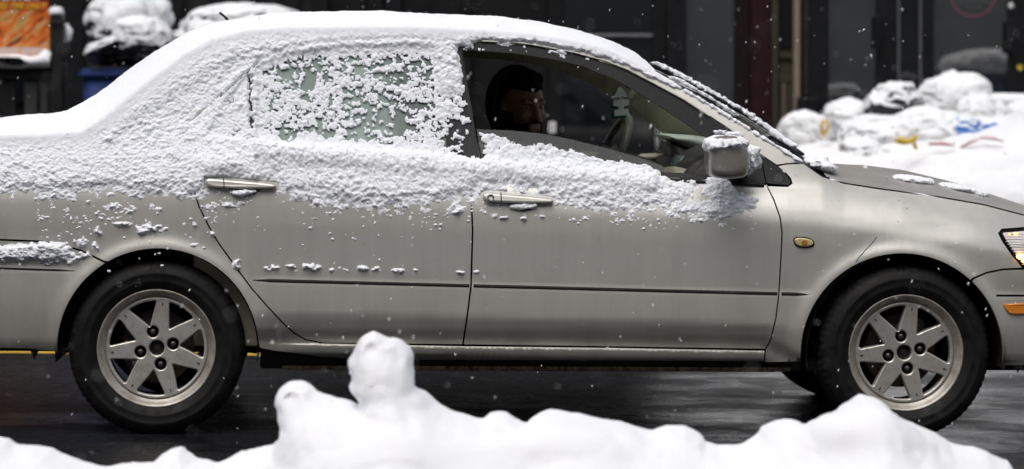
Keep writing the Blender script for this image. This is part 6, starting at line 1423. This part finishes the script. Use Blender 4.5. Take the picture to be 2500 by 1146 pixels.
# snow riding on the wipers
pts = [(1598, 152, 0.95), (1650, 178, 0.94), (1700, 204, 0.93), (1750, 232, 0.92), (1800, 261, 0.9), (1840, 288, 0.89), (1880, 316, 0.88), (1915, 342, 0.86), (1940, 358, 0.84)]
it = []
for a, b in zip(pts[:-1], pts[1:]):
    for t_ in np.linspace(0, 1, 9)[:-1]:
        p = [a[i] + (b[i] - a[i]) * t_ for i in range(3)]; w = 0.7 + 0.5 * random.random() + (0.9 if p[0] > 1860 else 0); it.append(cp(p[0], p[1] + 1, p[2], 0.015, 0.008, 0.0034 * w))
small_snow('snow_patch', 'long snow ridge riding on the far windscreen wiper', it, 0.0027, 0.006, 0.0025, 70, 0.001, seed=12)
pts = [(1640, 189, 0.45), (1700, 220, 0.45), (1760, 257, 0.45), (1800, 287, 0.42)]; it = []
for a, b in zip(pts[:-1], pts[1:]):
    for t_ in np.linspace(0, 1, 11)[:-1]:
        p = [a[i] + (b[i] - a[i]) * t_ for i in range(3)]; it.append(cp(p[0], p[1], p[2], 0.012, 0.006, 0.003))
small_snow('snow_patch', 'short snow ridge riding on the near windscreen wiper', it, 0.0027, 0.006, 0.0022, 70, 0.001, seed=13)
small_snow('snow_patch', 'snow filling the finger bowl under the rear door handle', [cp(590, 472, 0.010, 0.034, 0.012, 0.010), cp(612, 468, 0.012, 0.02, 0.01, 0.008)], 0.0027, 0.01, 0.006, 60, 0.002, seed=14)
small_snow('snow_patch', 'snow filling the finger bowl under the front door handle', [cp(1270, 505, 0.010, 0.034, 0.012, 0.010), cp(1294, 501, 0.012, 0.022, 0.01, 0.008)], 0.0027, 0.01, 0.006, 60, 0.002, seed=16)

# ================================================================== snow bank in front
def bank():
    YB = -2.5
    sil = [(-300, 1040), (-150, 1052), (0, 1066), (20, 1070), (45, 1084), (95, 1087), (130, 1094), (160, 1110), (190, 1122), (230, 1135), (270, 1138), (300, 1132), (330, 1128), (375, 1130), (395, 1108), (420, 1095), (447, 1088), (460, 1105), (480, 1118), (530, 1128), (560, 1118), (590, 1102), (640, 1090), (668, 1085), (683, 1066), (686, 1045), (692, 1038), (683, 1030), (681, 1015), (683, 995), (671, 989), (675, 968), (685, 945), (705, 931), (740, 929), (762, 943), (768, 955), (800, 966), (845, 974), (876, 988), (882, 975), (862, 965), (852, 950), (850, 940), (858, 930), (856, 912), (847, 890), (848, 880), (862, 858), (874, 835), (885, 820), (912, 809), (940, 821), (975, 829), (1000, 842), (1011, 862), (1010, 900), (1013, 943), (1040, 954), (1058, 974), (1085, 994), (1120, 1007), (1150, 1017), (1180, 1022), (1195, 1008), (1235, 1003), (1250, 1014), (1275, 1031), (1287, 1035), (1300, 1018), (1330, 1002), (1355, 1000), (1390, 1007), (1412, 1007), (1450, 1019), (1520, 1031), (1570, 1046), (1590, 1050), (1610, 1045), (1630, 1039), (1670, 1039), (1700, 1054), (1717, 1067), (1720, 1078), (1750, 1085), (1800, 1085), (1815, 1082), (1850, 1055), (1857, 1040), (1885, 1030), (1920, 1021), (1945, 1027), (1968, 1040), (1975, 1030), (2010, 1014), (2035, 1007), (2060, 985), (2095, 964), (2110, 962), (2140, 971), (2165, 989), (2185, 1014), (2230, 1034), (2280, 1054), (2320, 1079), (2400, 1096), (2430, 1114), (2460, 1124), (2475, 1146), (2520, 1180), (2800, 1240), (2800, 1600), (-300, 1600)]
    P = np.array([wp(a, b, YB)[[0, 2]] for a, b in sil]); h = 0.0085
    x = np.arange(-1.75, 1.75, h); z = np.arange(-0.06, 0.60, h); y = np.arange(-3.7, -2.02, h * 1.4)
    X2, Z2 = np.meshgrid(x, z, indexing='ij'); d2 = sdpoly(X2, Z2, P)
    # rounded body: blur the inside distance so lumps swell instead of creasing
    db = np.minimum(d2, 0.02)
    for _ in range(3):
        for ax in (0, 1):
            cs = np.cumsum(np.concatenate([np.repeat(np.take(db, [0], ax), 6, ax), db, np.repeat(np.take(db, [-1], ax), 5, ax)], ax), ax); n_ = db.shape[ax]
            db = (np.take(cs, np.arange(11, 11 + n_ - 0), ax) - np.take(cs, np.arange(0, n_), ax)) / 11 if cs.shape[ax] >= 11 + n_ else db
    w_ = sstep(-0.006, -0.035, d2); d2 = d2 * (1 - w_) + np.minimum(db, -0.006) * w_
    # crumbly outline
    d2 = d2 + 0.004 * fbm(X2 * 45, Z2 * 45, 0, 3, 3)
    F = np.empty((len(x), len(y), len(z)), np.float32)
    X, Z = X2.astype(np.float32), Z2.astype(np.float32)
    low = fbm(x[:, None] * 2.6, y[None, :] * 2.6, 0, 4, 50); mid = fbm(x[:, None] * 9, y[None, :] * 9, 2.0, 3, 51)
    lumps = [(950, 985, -2.60, 0.060, 0.06, 0.075), (800, 1092, -2.66, 0.11, 0.09, 0.05), (1020, 1110, -2.7, 0.18, 0.12, 0.05), (745, 1010, -2.56, 0.05, 0.05, 0.045), (1360, 1090, -2.66, 0.14, 0.10, 0.05), (2090, 1070, -2.66, 0.14, 0.11, 0.07)]
    L = [(wp(a, b, yy), (rx, ry, rz)) for a, b, yy, rx, ry, rz in lumps]
    for j, yy in enumerate(y):
        t = yy - YB; g = (0.75 * t * t + 0.05 * abs(t)) if t < 0 else (2.6 * t * t + 0.10 * t)
        f = d2 + g + 0.022 * low[:, j][:, None] * min(1, abs(t) * 4) + 0.012 * mid[:, j][:, None] * min(1, abs(t) * 8)
        for c, r in L:
            if abs(yy - c[1]) < r[1] + 0.06: f = smin(f, s_ell(X, yy, Z, c, r), 0.06)
        F[:, j] = f
    F[:, 0] = 1; F[:, -1] = 1; F[0] = 1; F[-1] = 1
    # anisotropic grid: scale y afterwards
    V, Q = surface_nets(F, (0, 0, 0), 1.0)
    V = np.stack([x[0] + V[:, 0] * h, y[0] + V[:, 1] * h * 1.4, z[0] + V[:, 2] * h], -1)
    V[:, 2] += gz(V[:, 0]) * 0.0
    o = link('snow_bank', fast_mesh('snow_bank', V, Q), make_snow('bank_snow', (0.85, 0.86, 0.89), 60, 0.4, 0.005), None, True)
    tag(o, 'white shovelled snow bank in front with a head shaped lump', 'snow', None, 'stuff')
bank()

# ================================================================== falling snow
def flakes():
    V = []; F = []; o = 0
    oc = np.array([(1, 0, 0), (-1, 0, 0), (0, 1, 0), (0, -1, 0), (0, 0, 1), (0, 0, -1)], float); of = np.array([(0, 2, 4), (2, 1, 4), (1, 3, 4), (3, 0, 4), (2, 0, 5), (1, 2, 5), (3, 1, 5), (0, 3, 5)])
    n = 1250
    for i in range(n):
        Y = -7.5 + 16.5 * RNG.random() ** 0.8; px = RNG.uniform(-60, 2560); py = RNG.uniform(-60, 1200)
        c = wp(px, py, Y)
        if c[2] < 0.02: continue
        if -0.2 < Y < 2.0 and 60 < py < 905 and -20 < px < 2600: Y = -0.35 - RNG.random() * 2; c = wp(px, py, Y)
        r = RNG.uniform(0.0012, 0.0026) * (0.6 if Y < -3 else 1.0); tilt = RNG.normal(0.15, 0.3); el = RNG.uniform(1.6, 2.8)
        p = oc * np.array([r, r, r * el]); p = np.stack([p[:, 0] + p[:, 2] * math.sin(tilt), p[:, 1], p[:, 2]], -1) * (1 + 0.25 * RNG.standard_normal((6, 1)))
        V.append(p + c); F.append(of + o); o += 6
    m = mat('snowflake', (0.85, 0.87, 0.88), 0.8)
    ob = link('falling_snow', fast_mesh('falling_snow', np.vstack(V), np.vstack(F)), m, None, True)
    tag(ob, 'small white snowflakes falling through the whole scene', 'snow', None, 'stuff')
flakes()
